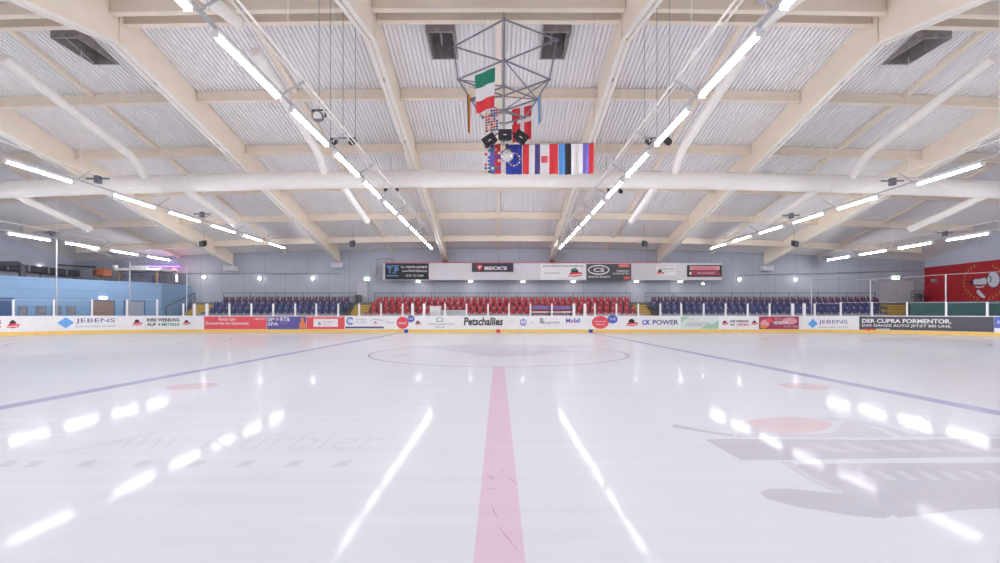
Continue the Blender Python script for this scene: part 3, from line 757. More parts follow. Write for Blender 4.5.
ring(BO, 350.2, 321, 3.1, 3.3, 1.3, PB, b, 'swirl_logo', a0=0.6, a1=5.6); ring(BO, 351.2, 321, 1.7, 2.0, 0.7, PSKY, b, 'swirl_logo', a0=0.2, a1=5.0)
text(BO, 'Volksbank', 355.5, 318.6, 367, 320.2, PGR, b); text(BO, 'eG', 355.5, 321.4, 366, 322.8, PGR, b)
poly(BO, [(345.5, 328.4), (345.5, 326.6), (384, 326.6), (384, 328.4)], PN, b, 'foot_strip')
poly(BO, [(369, 321.6), (374, 318.6), (382, 319.8), (388.5, 321.8), (382, 320.8), (374, 320.0)], PDIM, b, 'wave_logo'); poly(BO, [(373.4, 323.4), (375.5, 321.2), (377.6, 323.4)], PR, b, 'small_logo')
text(BO, 'Westra', 386, 321.2, 394, 323.4, PGR, b)
o = slab(BO, 396.8, 317.2, 408.6, 328.8, 0.0, 0.001); 
def disc(cx, cy, rx, ry, m, label, txts):
    mb = MB(); pts = ell(cx, cy, rx, ry, 36)
    A = [BO.pt(*BO.uv(*p), 0.024) for p in pts]; B = [BO.pt(*BO.uv(*p), 0.012) for p in pts]
    mb.face(A[::-1]); mb.face(B)
    for k in range(36): mb.face([A[k], A[(k + 1) % 36], B[(k + 1) % 36], B[k]])
    o = mb.build('round_sign', m); tag(o, label, 'sign', 'round signs on the rink boards')
    for tx, a, bb, c, d in txts: text(BO, tx, a, bb, c, d, PW, o, off=0.027)
    return o
disc(402.6, 322.8, 6.0, 6.1, PCOR, 'round red sign on boards, blue wall side of centre', [('rewe!', 398.4, 321.2, 406.6, 324.4)])
disc(411.0, 318.8, 3.6, 3.5, PB, 'small round blue sign on boards, blue wall side of centre', [('DEB', 408.6, 317.8, 413.2, 319.8)])
disc(600.2, 322.4, 8.4, 6.4, PCOR, 'large round red sign on boards, red wall side of centre', [('Eissportfreunde', 594.5, 320.6, 606, 322.4), ('helfen mit', 596, 323.4, 604.6, 325.0)])
disc(612.6, 319.2, 5.0, 4.3, PB, 'round blue sign on boards, red wall side of centre', [('SVE', 609.6, 317.9, 615.8, 320.2)])
b = banner(415, 459.5, PW, 'white banner with small red badge and green house logo')
club(BO, 417.8, 322.8, 0.62, b)
ring(BO, 439.7, 319.8, 3.2, 2.2, 0.7, PG, b, 'house_logo', a0=0, a1=PI, n=12); poly(BO, [(436.6, 321.8), (436.6, 319.6), (437.4, 319.6), (437.4, 321.2), (442, 321.2), (442, 319.6), (442.8, 319.6), (442.8, 321.8)], PG, b, 'house_logo')
text(BO, 'Gebäudepflege Nord', 428.6, 323.0, 453.6, 325.2, PGR, b, bold=0.015); text(BO, 'Hanse', 435.5, 326, 444.5, 327.8, PG, b)
b = banner(460, 506.2, PW, 'white banner with big bold black italic name at the centre')
text(BO, 'Petschallies', 463.8, 317.4, 502.8, 325.4, PK, b, bold=0.032, shear=0.12); text(BO, 'seit vielen Jahren der Partner am Eis', 464, 325.8, 502, 327.0, PDIM, b)
b = banner(506.8, 538.4, PW, 'white banner with round dark blue emblem and grey lines')
text(BO, 'Autohaus', 507.6, 319.4, 515.6, 320.8, PDIM, b); text(BO, 'Partner', 507.6, 321.8, 514.6, 323.2, PDIM, b)
ring(BO, 523.2, 322.5, 3.0, 3.1, 0.8, PB, b, 'round_emblem'); text(BO, 'V', 521.8, 319.8, 524.6, 322.2, PB, b, bold=0.03, name='emblem_letter'); text(BO, 'W', 521.0, 322.5, 525.4, 325.2, PB, b, bold=0.03, name='emblem_letter')
poly(BO, ell(531.8, 322.4, 1.0, 1.1, 12), PDIM, b, 'small_logo')
b = banner(539, 563.6, PW, 'white banner with dark square logo and grey name')
poly(BO, [(539.8, 323.6), (539.8, 318), (543.2, 318), (543.2, 320.6), (545, 323.6)], PGR, b, 'square_logo'); text(BO, 'Lippmann', 544.5, 320.6, 559.8, 324.6, PGR, b, bold=0.02); text(BO, 'Bad Heizung', 549, 324.8, 556.5, 326.4, PDIM, b); text(BO, 'Haustechnik', 545, 318.6, 559, 319.8, PDIM, b)
b = banner(564.2, 590.5, PW, 'white banner with blue word holding one red letter')
text(BO, 'M', 565.8, 318.4, 570.2, 322.8, PB, b, bold=0.03); text(BO, 'o', 570.6, 319.6, 573.4, 322.9, PR, b, bold=0.03); text(BO, 'bil', 573.8, 318.2, 579.8, 322.8, PB, b, bold=0.03); text(BO, 'Schmierstoffe fuer Industrie', 565.8, 324.3, 582, 325.2, PDIM, b)
b = banner(618, 680, PW, 'white banner with red badge and dark blue company name')
club(BO, 631.5, 322.4, 1.15, b)
text(BO, 'CK', 642, 319.8, 650.5, 324.8, PB, b, bold=0.05, shear=0.15); text(BO, 'POWER', 652.6, 319.8, 678.4, 324.8, PN, b, bold=0.025); text(BO, 'Energie und Antriebstechnik seit 1990', 642, 326.3, 676, 327.2, PDIM, b)
b = banner(680.4, 718.6, PWG, 'pale green banner with landscaping lettering')
mb = MB()
poly(BO, [(700, 328.6), (706, 325.6), (712, 324.4), (718.4, 320.4), (718.4, 328.8)], PGRN, b, 'grass_picture', 0.013); poly(BO, [(680.8, 323), (681.2, 317), (689, 317), (685, 319.4)], PGRN, b, 'leaf_picture', 0.013)
text(BO, 'Peter J.', 686, 317.4, 698, 320.8, PDIM, b, shear=0.3); text(BO, 'LANDSCHAFTSBAU', 685.6, 322.4, 711, 326.2, PGR, b)
b = banner(719, 758.6, PW, 'white banner with black and red slogan between small red badges')
club(BO, 724.6, 322.6, 0.65, b); club(BO, 754.2, 322.6, 0.65, b)
text(BO, 'IHRE WERBUNG', 730, 320.0, 748.5, 322.4, PK, b, bold=0.03); text(BO, 'AUF', 730, 323.4, 734.6, 325.8, PK, b, bold=0.03); text(BO, '2 METERN', 736.2, 323.4, 748.5, 325.8, PR, b, bold=0.02)
b = banner(759, 798.8, PMAR, 'maroon banner with pink flowers and white lettering')
poly(BO, ell(764.8, 323.4, 4.6, 3.9, 14), PPK, b, 'flower_picture', 0.013); poly(BO, ell(763.4, 326.6, 3.6, 1.9, 14), PORG, b, 'flower_picture', 0.015); poly(BO, ell(769.4, 320.4, 3.4, 2.4, 12), PCOR, b, 'flower_picture', 0.015); poly(BO, ell(789.6, 321, 7.6, 3.4, 20), PPK, b, 'pink_panel', 0.013)
text(BO, 'Blumen', 774.5, 317.4, 782, 319.6, PPK, b); text(BO, 'HEIDEMANN', 773.4, 321, 787.5, 324.2, PW, b, bold=0.02); text(BO, 'Tel. 04 21 / 55 66', 783.6, 325.6, 797.4, 327.4, PW, b)
b = banner(799.2, 858.6, PW, 'white banner with blue diamond in the corner towards the red wall')
poly(BO, [(807.8, 324), (812.9, 318.6), (817.6, 323.6), (812.6, 328.4)], PSKY, b, 'diamond_logo')
poly(BO, [(810.6, 321.2), (815.4, 325.6), (815.0, 326.0), (810.2, 321.7)], PW, b, 'diamond_line', 0.016)
text(BO, 'JEBENS', 818.8, 320.0, 847.6, 324.6, PN, b); text(BO, 'Industriebau GmbH', 818.8, 326.0, 847.6, 328.0, PGR, b)
b = banner(859.2, 994, PC, 'long charcoal banner with two lines of white capitals')
text(BO, 'DER CUPRA FORMENTOR.', 862, 319.0, 951.5, 323.2, PW, b, bold=0.03); text(BO, 'DAS GANZE AUTO JETZT BEI UNS.', 862, 324.6, 951.5, 327.8, PW, b, bold=0.015)
poly(BO, [(862, 331.4), (862, 328.6), (876, 328.6), (876, 331.4)], PR, b, 'red_bar'); poly(BO, [(876.5, 331.4), (876.5, 328.6), (890, 328.6), (890, 331.4)], PDIM, b, 'grey_bar')
b = banner(994.4, 1012, PB, 'blue and white banner beside the long charcoal banner')
poly(BO, [(994.6, 333.0), (994.6, 328.0), (1011, 328.2), (1011, 333.4)], PW, b, 'white_field'); text(BO, 'ARAG', 997, 320, 1010, 324, PW, b)

# ------------------------------------------------------------------ GLASS ABOVE THE BOARDS
PPX = [-8, 13.5, 54, 92, 127, 157, 183, 194, 206.5, 229, 251, 273, 295, 316, 338, 359, 381, 402.5, 412.5, 424, 445, 466.5, 488, 509, 530.5, 552, 574, 585, 595, 616.6, 638.5, 660.5, 681.5, 704, 726, 748, 770, 793, 804.6, 815, 841, 872, 907, 946, 987, 1030]
THICK = {194, 206.5, 412.5, 424, 574, 585, 793, 804.6}
def post_mesh(w, h):
    m = MB(); m.box(-w / 2, w / 2, -0.05, 0.05, 0, h); m.box(-w / 2 - 0.02, w / 2 + 0.02, -0.06, 0.06, 0, 0.03); m.box(-w / 2 - 0.008, w / 2 + 0.008, -0.055, 0.055, h - 0.03, h); return m
def pheight(px):
    s = s_of(px); (x, y), n = brd(s)
    if px < 170: return Zat(299.5, y) - 1.26
    if px > 830: return Zat(302.0, y) - 1.26
    return 0.90
names = {}
for i, px in enumerate(PPX):
    s = s_of(px); (x, y), n = brd(s)
    cx_, cy_ = x - n[0] * 0.055, y - n[1] * 0.055
    m = post_mesh(0.19 if px in THICK else 0.105, pheight(px))
    if px < 200: lab = 'white glass post, %s before the double gate posts, blue wall side' % ordw(8 - i) if i < 7 else 'white gate post, first of the pair at the blue corner gate'
    elif px < 500: lab = 'white glass post, %s after the blue corner gate on the long boards' % ordw(i - 8 + 1) if px not in THICK else 'white thick gate post on the boards, number %s from the blue corner' % ordw(i + 1)
    elif px < 800: lab = 'white glass post, %s from the red corner gate along the boards' % ordw(37 - i) if px not in THICK else 'white thick gate post, %s along boards before the red corner' % ordw(38 - i + 1)
    else: lab = 'white glass post, %s after the gate in the red wall corner' % ordw(i - 38 + 1)
    o = m.build('glass_post', white, origin=(0, 0, 0)); o.location = (cx_, cy_, 1.26); o.rotation_euler = (0, 0, math.atan2(-n[0], n[1]) + PI)
    tag(o, lab, 'post', 'white posts on the rink boards')
for i in range(len(PPX) - 1):
    a, b2 = s_of(PPX[i]), s_of(PPX[i + 1])
    ha, hb = pheight(PPX[i]) - 0.02, pheight(PPX[i + 1]) - 0.02
    if b2 - a < 0.45: continue
    m = MB(); hp = min(ha, hb); e = 0.09; N = max(1, int((b2 - a) / 0.5)) if (a < XL or b2 > XR) else 1
    for k in range(N):
        u0, u1 = a + e + (b2 - a - 2 * e) * k / N, a + e + (b2 - a - 2 * e) * (k + 1) / N
        f4 = [BO.pt(u0, 1.262, -0.05), BO.pt(u1, 1.262, -0.05), BO.pt(u1, 1.262 + hp, -0.05), BO.pt(u0, 1.262 + hp, -0.05)]
        m.face(f4)
    o = m.build('glass_screen', glass); 
    pxm = (PPX[i] + PPX[i + 1]) / 2
    tag(o, 'clear glass pane on the boards, %s counted from the blue wall end' % ordw(i + 1), 'glass pane', 'glass panes over the boards')
    if PPX[i] < 150 or PPX[i] > 810:
        m = MB()
        for k in range(N):
            u0, u1 = a + (b2 - a) * k / N, a + (b2 - a) * (k + 1) / N
            m.bar(BO.pt(u0, 1.27 + hp, -0.05), BO.pt(u1, 1.27 + hp, -0.05), 0.03, 0.025)
        m.build('top_trim', galv, o)
# tall net frames at both corners
def netframe(pts, label):
    P0 = []
    for px, py in pts:
        s = s_of(px); (x, y), n = brd(s); x, y = x - n[0] * 0.2, y - n[1] * 0.2
        P0.append((x, y, Zat(py, y)))
    x, y, z = P0[0]
    t = thing('net_gantry', (x, y, 0), label, 'net frame')
    for x, y, z in P0:
        m = MB(); m.tube((x, y, -0.05), (x, y, z), 0.045, 8); m.build('pole', galv, t)
    for p, q in zip(P0[:-1], P0[1:]):
        m = MB(); m.tube(p, q, 0.02, 8); m.build('top_bar', midg, t)
netframe([(57, 238), (129, 262), (185, 266)], 'tall thin grey pole frame behind the boards by the blue wall')
netframe([(813, 279.5), (871, 279.5), (945, 274.5), (1015, 271)], 'tall thin grey pole frame behind the boards by the red wall')

# ------------------------------------------------------------------ GRANDSTANDS
ROWD = [37.5, 38.4, 39.3, 40.2]
TIER = [0.73, 1.17, 1.61, 2.05]
BL = [(-24.2, -12.55, 'blue'), (-10.9, 11.6, 'red'), (12.9, 33.2, 'dark')]
blabel = {'blue': 'grey tiered stand under the blue seats beside the blue wall', 'red': 'grey tiered stand under the red seats in the middle', 'dark': 'grey tiered stand under the blue seats towards the red wall'}
for a, b2, nm in BL:
    t = thing('grandstand', ((a + b2) / 2, 39, 0), blabel[nm], 'grandstand')
    m = MB()
    for k in range(4): m.box(a, Xat(883.5, ROWD[k]) if nm == 'dark' else b2, ROWD[k] - 0.42, ROWD[k] + 0.48, -0.05, TIER[k])
    m.build('tier', concrete, t)
    m = MB(); m.box(a, Xat(883.5, 36.9) if nm == 'dark' else b2, 36.85, 36.95, -0.05, 1.42); m.build('front_barrier', pinkw if nm == 'red' else midg, t)
    m = MB(); nn = int((b2 - a) / 2.3)
    for k in range(nn + 1):
        x = a + (b2 - a) * k / nn; m.tube((x, 40.95, 2.45), (x, 40.95, 3.25), 0.025, 6)
    m.tube((a, 40.95, 3.25), (b2, 40.95, 3.25), 0.028, 6); m.tube((a, 40.95, 2.9), (b2, 40.95, 2.9), 0.018, 6)
    m.build('back_rail', darkg, t)
mb = MB(); mb.box(-27.0, 37.9, 40.7, 41.4, -0.05, 2.42); tag(mb.build('floor_walkway', concrete), kind='structure')

def seat_mesh(m):
    mb = MB()
    # curved back shell
    N = 6; prof = []
    for i in range(N + 1):
        u = -1 + 2 * i / N; prof.append((0.2 * u, 0.05 - 0.05 * u * u))
    lev = [(0.36, 0.0, 0.9), (0.52, 0.015, 1.0), (0.70, 0.05, 1.0), (0.79, 0.075, 0.93), (0.82, 0.085, 0.78)]
    vs = []; 
    for z, dy, sx in lev:
        for x, y in prof: vs.append((x * sx, y + dy, z))
    for z, dy, sx in lev:
        for x, y in prof: vs.append((x * sx, y + dy + 0.03, z))
    W = N + 1; L = len(lev) * W; fs = []
    for j in range(len(lev) - 1):
        for i in range(N):
            a = j * W + i; fs.append((a, a + 1, a + W + 1, a + W)); fs.append((L + a + 1, L + a, L + a + W, L + a + W + 1))
        for i in (0, N):
            a = j * W + i; fs.append((a, a + W, L + a + W, L + a) if i == 0 else (a + W, a, L + a, L + a + W))
    for i in range(N):
        a = (len(lev) - 1) * W + i; fs.append((a, a + 1, L + a + 1, L + a)); fs.append((i + 1, i, L + i, L + i + 1))
    mb.mesh(vs, fs)
    # tipped-up seat pan
    mb.hexa([(-0.2, -0.08, 0.33), (0.2, -0.08, 0.33), (0.2, -0.02, 0.33), (-0.2, -0.02, 0.33), (-0.19, -0.06, 0.66), (0.19, -0.06, 0.66), (0.19, -0.025, 0.67), (-0.19, -0.025, 0.67)])
    mb.cur = 1
    for x in (-0.24, 0.24): mb.hexa([(x - 0.02, -0.06, 0), (x + 0.02, -0.06, 0), (x + 0.02, 0.06, 0), (x - 0.02, 0.06, 0), (x - 0.02, -0.03, 0.46), (x + 0.02, -0.03, 0.46), (x + 0.02, 0.05, 0.5), (x - 0.02, 0.05, 0.5)])
    mb.box(-0.24, 0.24, -0.03, 0.03, 0.30, 0.34)
    mb.cur = 2
    mb.face([(-0.045, -0.002, 0.715), (0.045, -0.002, 0.715), (0.045, 0.004, 0.76), (-0.045, 0.004, 0.76)])
    return mb.build('stadium_seat', [m, darkg, white], origin=(0, 0, 0))
rown = ['front', 'second', 'third', 'top']
protos = {}
def seat(kind, mm, loc, lab, group):
    nm = kind
    if nm not in protos:
        o = seat_mesh(mm); o.name = nm; protos[nm] = o
    else:
        o = protos[nm].copy(); COL.objects.link(o)
    o.location = loc; tag(o, lab, 'seat', group)
for a, b2, nm in BL:
    for r in range(4):
        stag = 0.275 * (r % 2); nS = int((b2 - a - 0.56 - stag) / 0.55) + 1
        for k in range(nS):
            x = a + 0.30 + k * 0.55 + stag
            if nm == 'dark' and x > Xat(880.5, ROWD[r]): continue
            if nm == 'red' and r == 0 and (-5.6 < x < -2.6): continue
            if nm == 'red': kind, mm, w = 'red_seat', redp, 'red'
            elif r == 3: kind, mm, w = 'maroon_seat', maroon, 'dark red'
            else: kind, mm, w = 'blue_seat', bluep, 'dark blue'
            where = {'blue': 'stand by the blue wall', 'red': 'middle stand', 'dark': 'stand near red wall'}[nm]
            cnt = k + 1
            lab = '%s seat, %s from blue wall end, %s row, %s' % (w, ordw(cnt), rown[r], where)
            seat(kind, mm, (x, ROWD[r] + 0.1, TIER[r] + 0.004), lab, '%s seats of the %s' % (w, where))

# yellow stairs between the stands
for a, b2, lab in ((-26.3, -24.3, 'yellow steps between the blue wall and the blue seats'), (-12.45, -11.0, 'yellow steps between the blue seats and the red seats'), (11.7, 12.8, 'yellow steps between the red seats and the dark blue seats'), (32.7, 34.5, 'yellow steps below the grey double door')):
    t = thing('stairs', ((a + b2) / 2, 38.8, 0), lab, 'stairs', 'yellow steps in the stands')
    m = MB()
    def ends(k): return (Xat(884.2, 36.95 + k * 0.42), Xat(908, 36.95 + k * 0.42)) if a > 30 else (a, b2)
    for k in range(9): m.box(*ends(k), 36.95 + k * 0.42, 36.95 + (k + 1) * 0.42, -0.05, 0.50 + k * 0.215)
    m.build('flight', yellowstep, t)
    m = MB()
    for k in range(9): m.box(ends(k)[0] + 0.02, ends(k)[1] - 0.02, 36.935 + k * 0.42, 36.97 + k * 0.42, 0.46 + k * 0.215, 0.505 + k * 0.215)
    m.build('nosing', mat('nosing', (0.25, 0.2, 0.12), 0.6), t)

# ------------------------------------------------------------------ FAR WALL FITTINGS
def frontbox(px0, py0, px1, py1, d, th, mb=None):
    mb = mb or MB(); mb.box(Xat(px0, d), Xat(px1, d), d, d + th, Zat(py1, d), Zat(py0, d)); return mb
# advertising fascia
dS = 40.45
t = thing('sign_fascia', (4.7, dS, Zat(280, dS)), 'long pale grey fascia holding sponsor signs above the red seats', 'fascia')
frontbox(383, 263, 722, 280, dS, 0.55).build('fascia_panel', mat('fascia', (0.72, 0.69, 0.74), 0.5, var=0.02), t)
frontbox(383, 262.5, 660, 263.1, dS - 0.03, 0.6).build('red_edge', PR, t)
for px in (418, 470.5, 523, 573.5, 637, 681):
    m = MB(); x, z = Xat(px, dS), Zat(281.0, dS); m.box(x - 0.16, x + 0.16, dS + 0.1, dS + 0.3, z - 0.02, z + 0.09); o = m.build('downlight', white, t)
    m = MB(); m.box(x - 0.15, x + 0.15, dS + 0.06, dS + 0.3, z - 0.1, z - 0.02); m.build('lamp', lamp_spot, o)
S = Front(dS)
def sign(x0, y0, x1, y1, m, label):
    o = slab(S, x0, y0, x1, y1, 0.005, 0.06).build('sponsor_sign', m); tag(o, label, 'sign', 'sponsor signs on the fascia'); return o
b = sign(385.3, 263.4, 428.8, 279.4, PK, 'black sign with large blue letters at the blue wall end of fascia')
so = 0.066
text(S, 'T.P', 387.5, 267.2, 398.6, 273.6, PSKY, b, off=so, bold=0.01); poly(S, [(386.5, 266.4), (386.5, 265.6), (399, 265.6), (399, 266.4)], PSKY, b, 'blue_bar', so); poly(S, [(386.5, 276.2), (386.5, 275.4), (399, 275.4), (399, 276.2)], PSKY, b, 'blue_bar', so)
text(S, 'Tel. + FENSTER UND MEHR', 401, 266, 427.5, 268.2, PW, b, off=so, bold=0.012); text(S, 'www.FENSTERBAU.de', 402, 270, 427, 272, PW, b, off=so, bold=0.012); text(S, '0170 / 72 13 064', 406, 274.6, 423.6, 276.8, PW, b, off=so, bold=0.01)
b = sign(472, 263.3, 513.4, 271.8, pm('dark', (0.05, 0.045, 0.07)), 'short dark sign with white capitals on the fascia middle')
text(S, "BECK'S", 484.6, 266.4, 507, 270, PW, b, off=so, bold=0.04); poly(S, [(477, 264.8), (482.4, 264.8), (482.4, 268.4), (479.7, 270.8), (477, 268.4)], PR, b, 'shield_logo', so); poly(S, [(478.2, 266.6), (481.2, 265.8), (481.2, 266.8), (479.2, 268.8)], PW, b, 'key_logo', so + .003)
b = sign(540.3, 264, 586, 279.8, PW, 'white sign with web address and red badge on the fascia')
text(S, 'www.HockeyTown-Studio.de', 542.5, 264.9, 583, 267.4, PK, b, off=so, bold=0.012); text(S, 'presented by', 544.5, 272.2, 560, 274.2, PK, b, off=so)
club(S, 574.5, 272.4, 1.35, b, so); poly(S, [(570.4, 271), (571.4, 268.8), (574.4, 268.2), (576.6, 269.8), (577, 271)], PG, b, 'green_cap', so + .004)
text(S, 'alles rund um den Eissport', 543, 277.4, 580, 278.6, PDIM, b, off=so)
b = sign(586.4, 264, 631, 280.2, PC, 'dark sign with white oval logo and red tag')
ring(S, 598.5, 269.9, 10.2, 4.3, 1.1, PW, b, 'oval_logo', so, n=40); text(S, 'CS', 593.4, 267.8, 604, 272, PW, b, off=so, bold=0.02); text(S, 'EVENTS SPORTS', 588, 276, 610, 278, PW, b, off=so, bold=0.015)
poly(S, [(618, 267.4), (618, 264.2), (629.4, 264.2), (629.4, 267.4)], PCOR, b, 'red_tag', so); text(S, 'SKATER', 619.4, 265, 628, 266.7, PW, b, off=so + .003)
text(S, 'TEAMSPORT', 616, 270.2, 629, 272, PW, b, off=so, bold=0.012); text(S, 'AUSRUESTER', 612.4, 272.8, 629, 274.4, PW, b, off=so, bold=0.012); poly(S, [(623.4, 279.4), (624.4, 276.6), (630, 276.2), (630, 279)], PCOR, b, 'red_mark', so)
b = sign(655.5, 264.8, 675.4, 275.6, PW, 'small white sign with red badge between dark and red signs')
text(S, 'Eishockey Nachwuchs', 657, 265.4, 674, 267, PR, b, off=so); text(S, 'FOERDERVEREIN', 660, 268.2, 674.4, 269.6, PK, b, off=so); text(S, 'JETZT HELFEN', 664, 271, 674.4, 272.2, PGR, b, off=so); club(S, 659.6, 272, 0.8, b, so)
b = sign(687, 265.2, 721.4, 276.8, PK, 'red, black and white sign at the red wall end of fascia')
poly(S, [(689.4, 270), (689.4, 266.2), (719.4, 266.2), (719.4, 270)], PPK, b, 'pale_field', so); poly(S, [(688.5, 275.6), (691, 270.4), (718, 270.4), (720.4, 275.6)], PMAR, b, 'red_field', so); text(S, 'Eishalle Partner', 693, 267, 716, 269.4, PR, b, off=so + .003, bold=0.01); text(S, 'Wir foerdern den Nachwuchs', 697, 272.2, 714, 273.8, PW, b, off=so + .003); poly(S, ell(690, 273.4, 1.1, 1.5, 10), PW, b, 'ball_logo', so + .004)

# wall lamps
for px, py, lab in ((5, 277, None), (205, 277.3, 'bright wall lamp over the steps by the blue wall'), (260.5, 278.5, 'bright wall lamp above the middle of the blue seats near blue wall'), (313.5, 278.5, 'bright wall lamp above the blue seats near the grey door'), (738.5, 279.6, 'bright wall lamp just past the fascia, red wall side'), (794.5, 280, 'bright wall lamp over dark blue seats towards the double door'), (702.5, 283.8, 'dim small wall lamp under the end of the fascia')):
    if lab is None: continue
    d = FARY; x, z = Xat(px, d), Zat(py, d)
    t = thing('wall_lamp', (x, d, z - 0.2), lab, 'wall lamp', 'wall lamps behind the stands')
    m = MB(); m.tube((x, d, z), (x, d - 0.12, z), 0.15, 16); m.build('base', white, t)
    m = MB(); m.sphere((x, d - 0.16, z), 0.125 if px != 702.5 else 0.06, 14, 8); m.build('bulb', lamp_spot, t)
# exit signs
def exit_sign(x0, y0, x1, y1, sf, label):
    o = slab(sf, x0, y0, x1, y1, 0.02, 0.14).build('exit_sign', exit_on); tag(o, label, 'exit sign')
    w, h = x1 - x0, y1 - y0
    poly(sf, [(x0 + w * .55, y1 - h * .2), (x0 + w * .55, y0 + h * .2), (x1 - w * .1, y0 + h * .2), (x1 - w * .1, y1 - h * .2)], exit_green, o, 'arrow_field', 0.145)
    poly(sf, [(x0 + w * .12, y0 + h * .5), (x0 + w * .3, y0 + h * .2), (x0 + w * .3, y0 + h * .4), (x0 + w * .48, y0 + h * .4), (x0 + w * .48, y0 + h * .6), (x0 + w * .3, y0 + h * .6), (x0 + w * .3, y1 - h * .2)], exit_green, o, 'arrow', 0.145)
WF = Front(FARY)
exit_sign(364.6, 277.4, 369.4, 280.6, WF, 'lit exit sign above the single grey door')
exit_sign(891.8, 276.2, 898.4, 279.4, WF, 'lit green exit sign above the grey double door')
# doors
doorm = mat('door_grey', (0.56, 0.57, 0.63), 0.5, var=0.03)
framem = mat('door_frame', (0.40, 0.41, 0.47), 0.5)
def wdoor(name, x0, y0, x1, y1, n, d=FARY):
    t = bpy.data.objects.new(name, None); COL.objects.link(t); t.location = (Xat((x0 + x1) / 2, d), d, Zat(y1, d)); t['kind'] = 'structure'
    m = MB(); e = 0.45
    frontbox(x0 - e, y0 - e, x0, y1, d - 0.08, 0.08, m); frontbox(x1, y0 - e, x1 + e, y1, d - 0.08, 0.08, m); frontbox(x0, y0 - e, x1, y0, d - 0.08, 0.08, m)
    m.build('door_frame', framem, t)
    for k in range(n):
        a, b2 = x0 + (x1 - x0) * k / n, x0 + (x1 - x0) * (k + 1) / n
        o = frontbox(a + 0.08, y0 + 0.05, b2 - 0.08, y1, d - 0.05, 0.045).build('door_leaf', doorm, t)
        hx = (b2 - 1.2) if k == 0 else (a + 1.2)
        frontbox(hx - 0.35, (y0 + y1) / 2 - 0.3, hx + 0.35, (y0 + y1) / 2 + 0.1, d - 0.1, 0.05).build('door_handle', steel, o)
wdoor('door_1', 356, 281.5, 367.6, 303, 1); wdoor('door_2', 878.5, 280.2, 914, 302.4, 2)
# bins
for px, py0, py1, lab in ((358.6, 295.2, 302.2, 'dark round waste bin in front of the single grey door'), (918.5, 293.6, 302.6, 'dark waste bin beside the double door at the red wall')):
    d = 41.05; x = Xat(px, d); z1 = Zat(py0, d)
    t = thing('waste_bin', (x, d, 2.42), lab, 'waste bin'); 
    m = MB(); m.tube((x, d, 2.42), (x, d, z1 - 0.06), 0.24, 14, 0.28); m.build('bin_body', darkg, t)
    m = MB(); m.tube((x, d, z1 - 0.06), (x, d, z1), 0.3, 14, 0.26); m.build('lid', black, t)
# cable tray and pipes along the far wall
for k_, (pts, lab) in enumerate(((((160, 273.5), (340, 273.8)), 'thin grey cable tray along the wall above the blue seats near blue wall'), (((738, 275.5), (922, 270.5)), 'thin grey cable tray along the wall towards the double door'))):
    m = MB(); (a, b1), (c, d1) = pts
    m.tube((Xat(a, FARY), FARY - 0.06, Zat(b1, FARY)), (Xat(c, FARY), FARY - 0.06, Zat(d1, FARY)), 0.05, 6)
    tag(m.build('cable_tray', midg), lab, 'cable tray')
t = thing('wall_conduit', (Xat(377, FARY), FARY, Zat(275, FARY)), 'thin grey conduit loop on the wall above the single grey door', 'conduit')
m = MB(); m.path([(Xat(a, FARY), FARY - 0.05, Zat(b1, FARY)) for a, b1 in ((372, 274.2), (377, 274.0), (377.3, 259), (394, 258.6), (394.2, 262.6))], 0.035, 6); m.build('pipe', midg, t)
# beam bearings on the wall
for x in BX:
    if abs(x) < 10: 
        m = MB(); z = beam_z(x, FARY) - 0.05; m.box(x - 0.22, x + 0.22, FARY - 0.5, FARY, z - 0.45, z - 0.01); tag(m.build('beam_bearing', mat('rust_red', (0.30, 0.10, 0.08), 0.6)), 'dark red bearing under the %s beam on the %s' % (bn[abs(x)], side(x)), 'bearing')
    else:
        m = MB(); z = beam_z(x, FARY) - 0.05; m.box(x - 0.5, x + 0.5, FARY - 0.55, FARY, z - 0.45, z - 0.01); tag(m.build('beam_bearing', mat('bearing_grey', (0.62, 0.62, 0.68), 0.6)), 'pale concrete bearing under the %s beam on the %s' % (bn[abs(x)], side(x)), 'bearing')

# benches behind the boards
def bench_box(name, x0, y0, x1, y1, d, dep, m, label, cat, extra=None):
    t = thing(name, (Xat((x0 + x1) / 2, d), d, 0), label, cat)
    xa, xb = Xat(x0, d), Xat(x1, d); za, zb = Zat(y1, d), Zat(y0, d)
    mm = MB(); mm.box(xa, xb, d, d + dep, 0.0, zb - 0.05); mm.build('body', m, t)
    mm = MB(); mm.box(xa - 0.04, xb + 0.04, d - 0.04, d + dep + 0.04, zb - 0.05, zb); mm.build('top_board', white, t)
    return t
bench_box('score_table', 440.2, 310.2, 466.6, 318, 35.4, 0.6, mat('pale_panel', (0.62, 0.66, 0.68), 0.5), 'long pale counter behind the boards in front of red seats', 'counter')
t = bench_box('score_booth', 429.8, 306.0, 440.0, 318, 35.3, 0.7, white, 'white box booth behind the boards next to the pale counter', 'booth')
d = 36.0
for x0, x1, lab in ((531.5, 549.5, 'purple-backed bench behind the glass, nearer the flag frame pole'), (551, 571.5, 'purple-backed bench behind the glass, nearer the red wall')):
    t = thing('team_bench', (Xat((x0 + x1) / 2, d), d, 0), lab, 'bench', 'team benches behind the boards')
    frontbox(x0, 305.8, x1, 309.4, d, 0.06).build('backrest', mat('purple_pad', (0.20, 0.14, 0.36), 0.5), t)
    frontbox(x0, 311.4, x1, 312.6, d - 0.5, 0.5).build('seat', white, t)
    m = MB()
    for px in (x0 + 1, x1 - 1): m.box(Xat(px, d) - 0.04, Xat(px, d) + 0.04, d - 0.02, d + 0.08, 0, Zat(305.8, d)); m.box(Xat(px, d) - 0.04, Xat(px, d) + 0.04, d - 0.48, d - 0.40, 0, Zat(312.6, d - .5) - 0.02)
    m.build('frame', darkg, t)

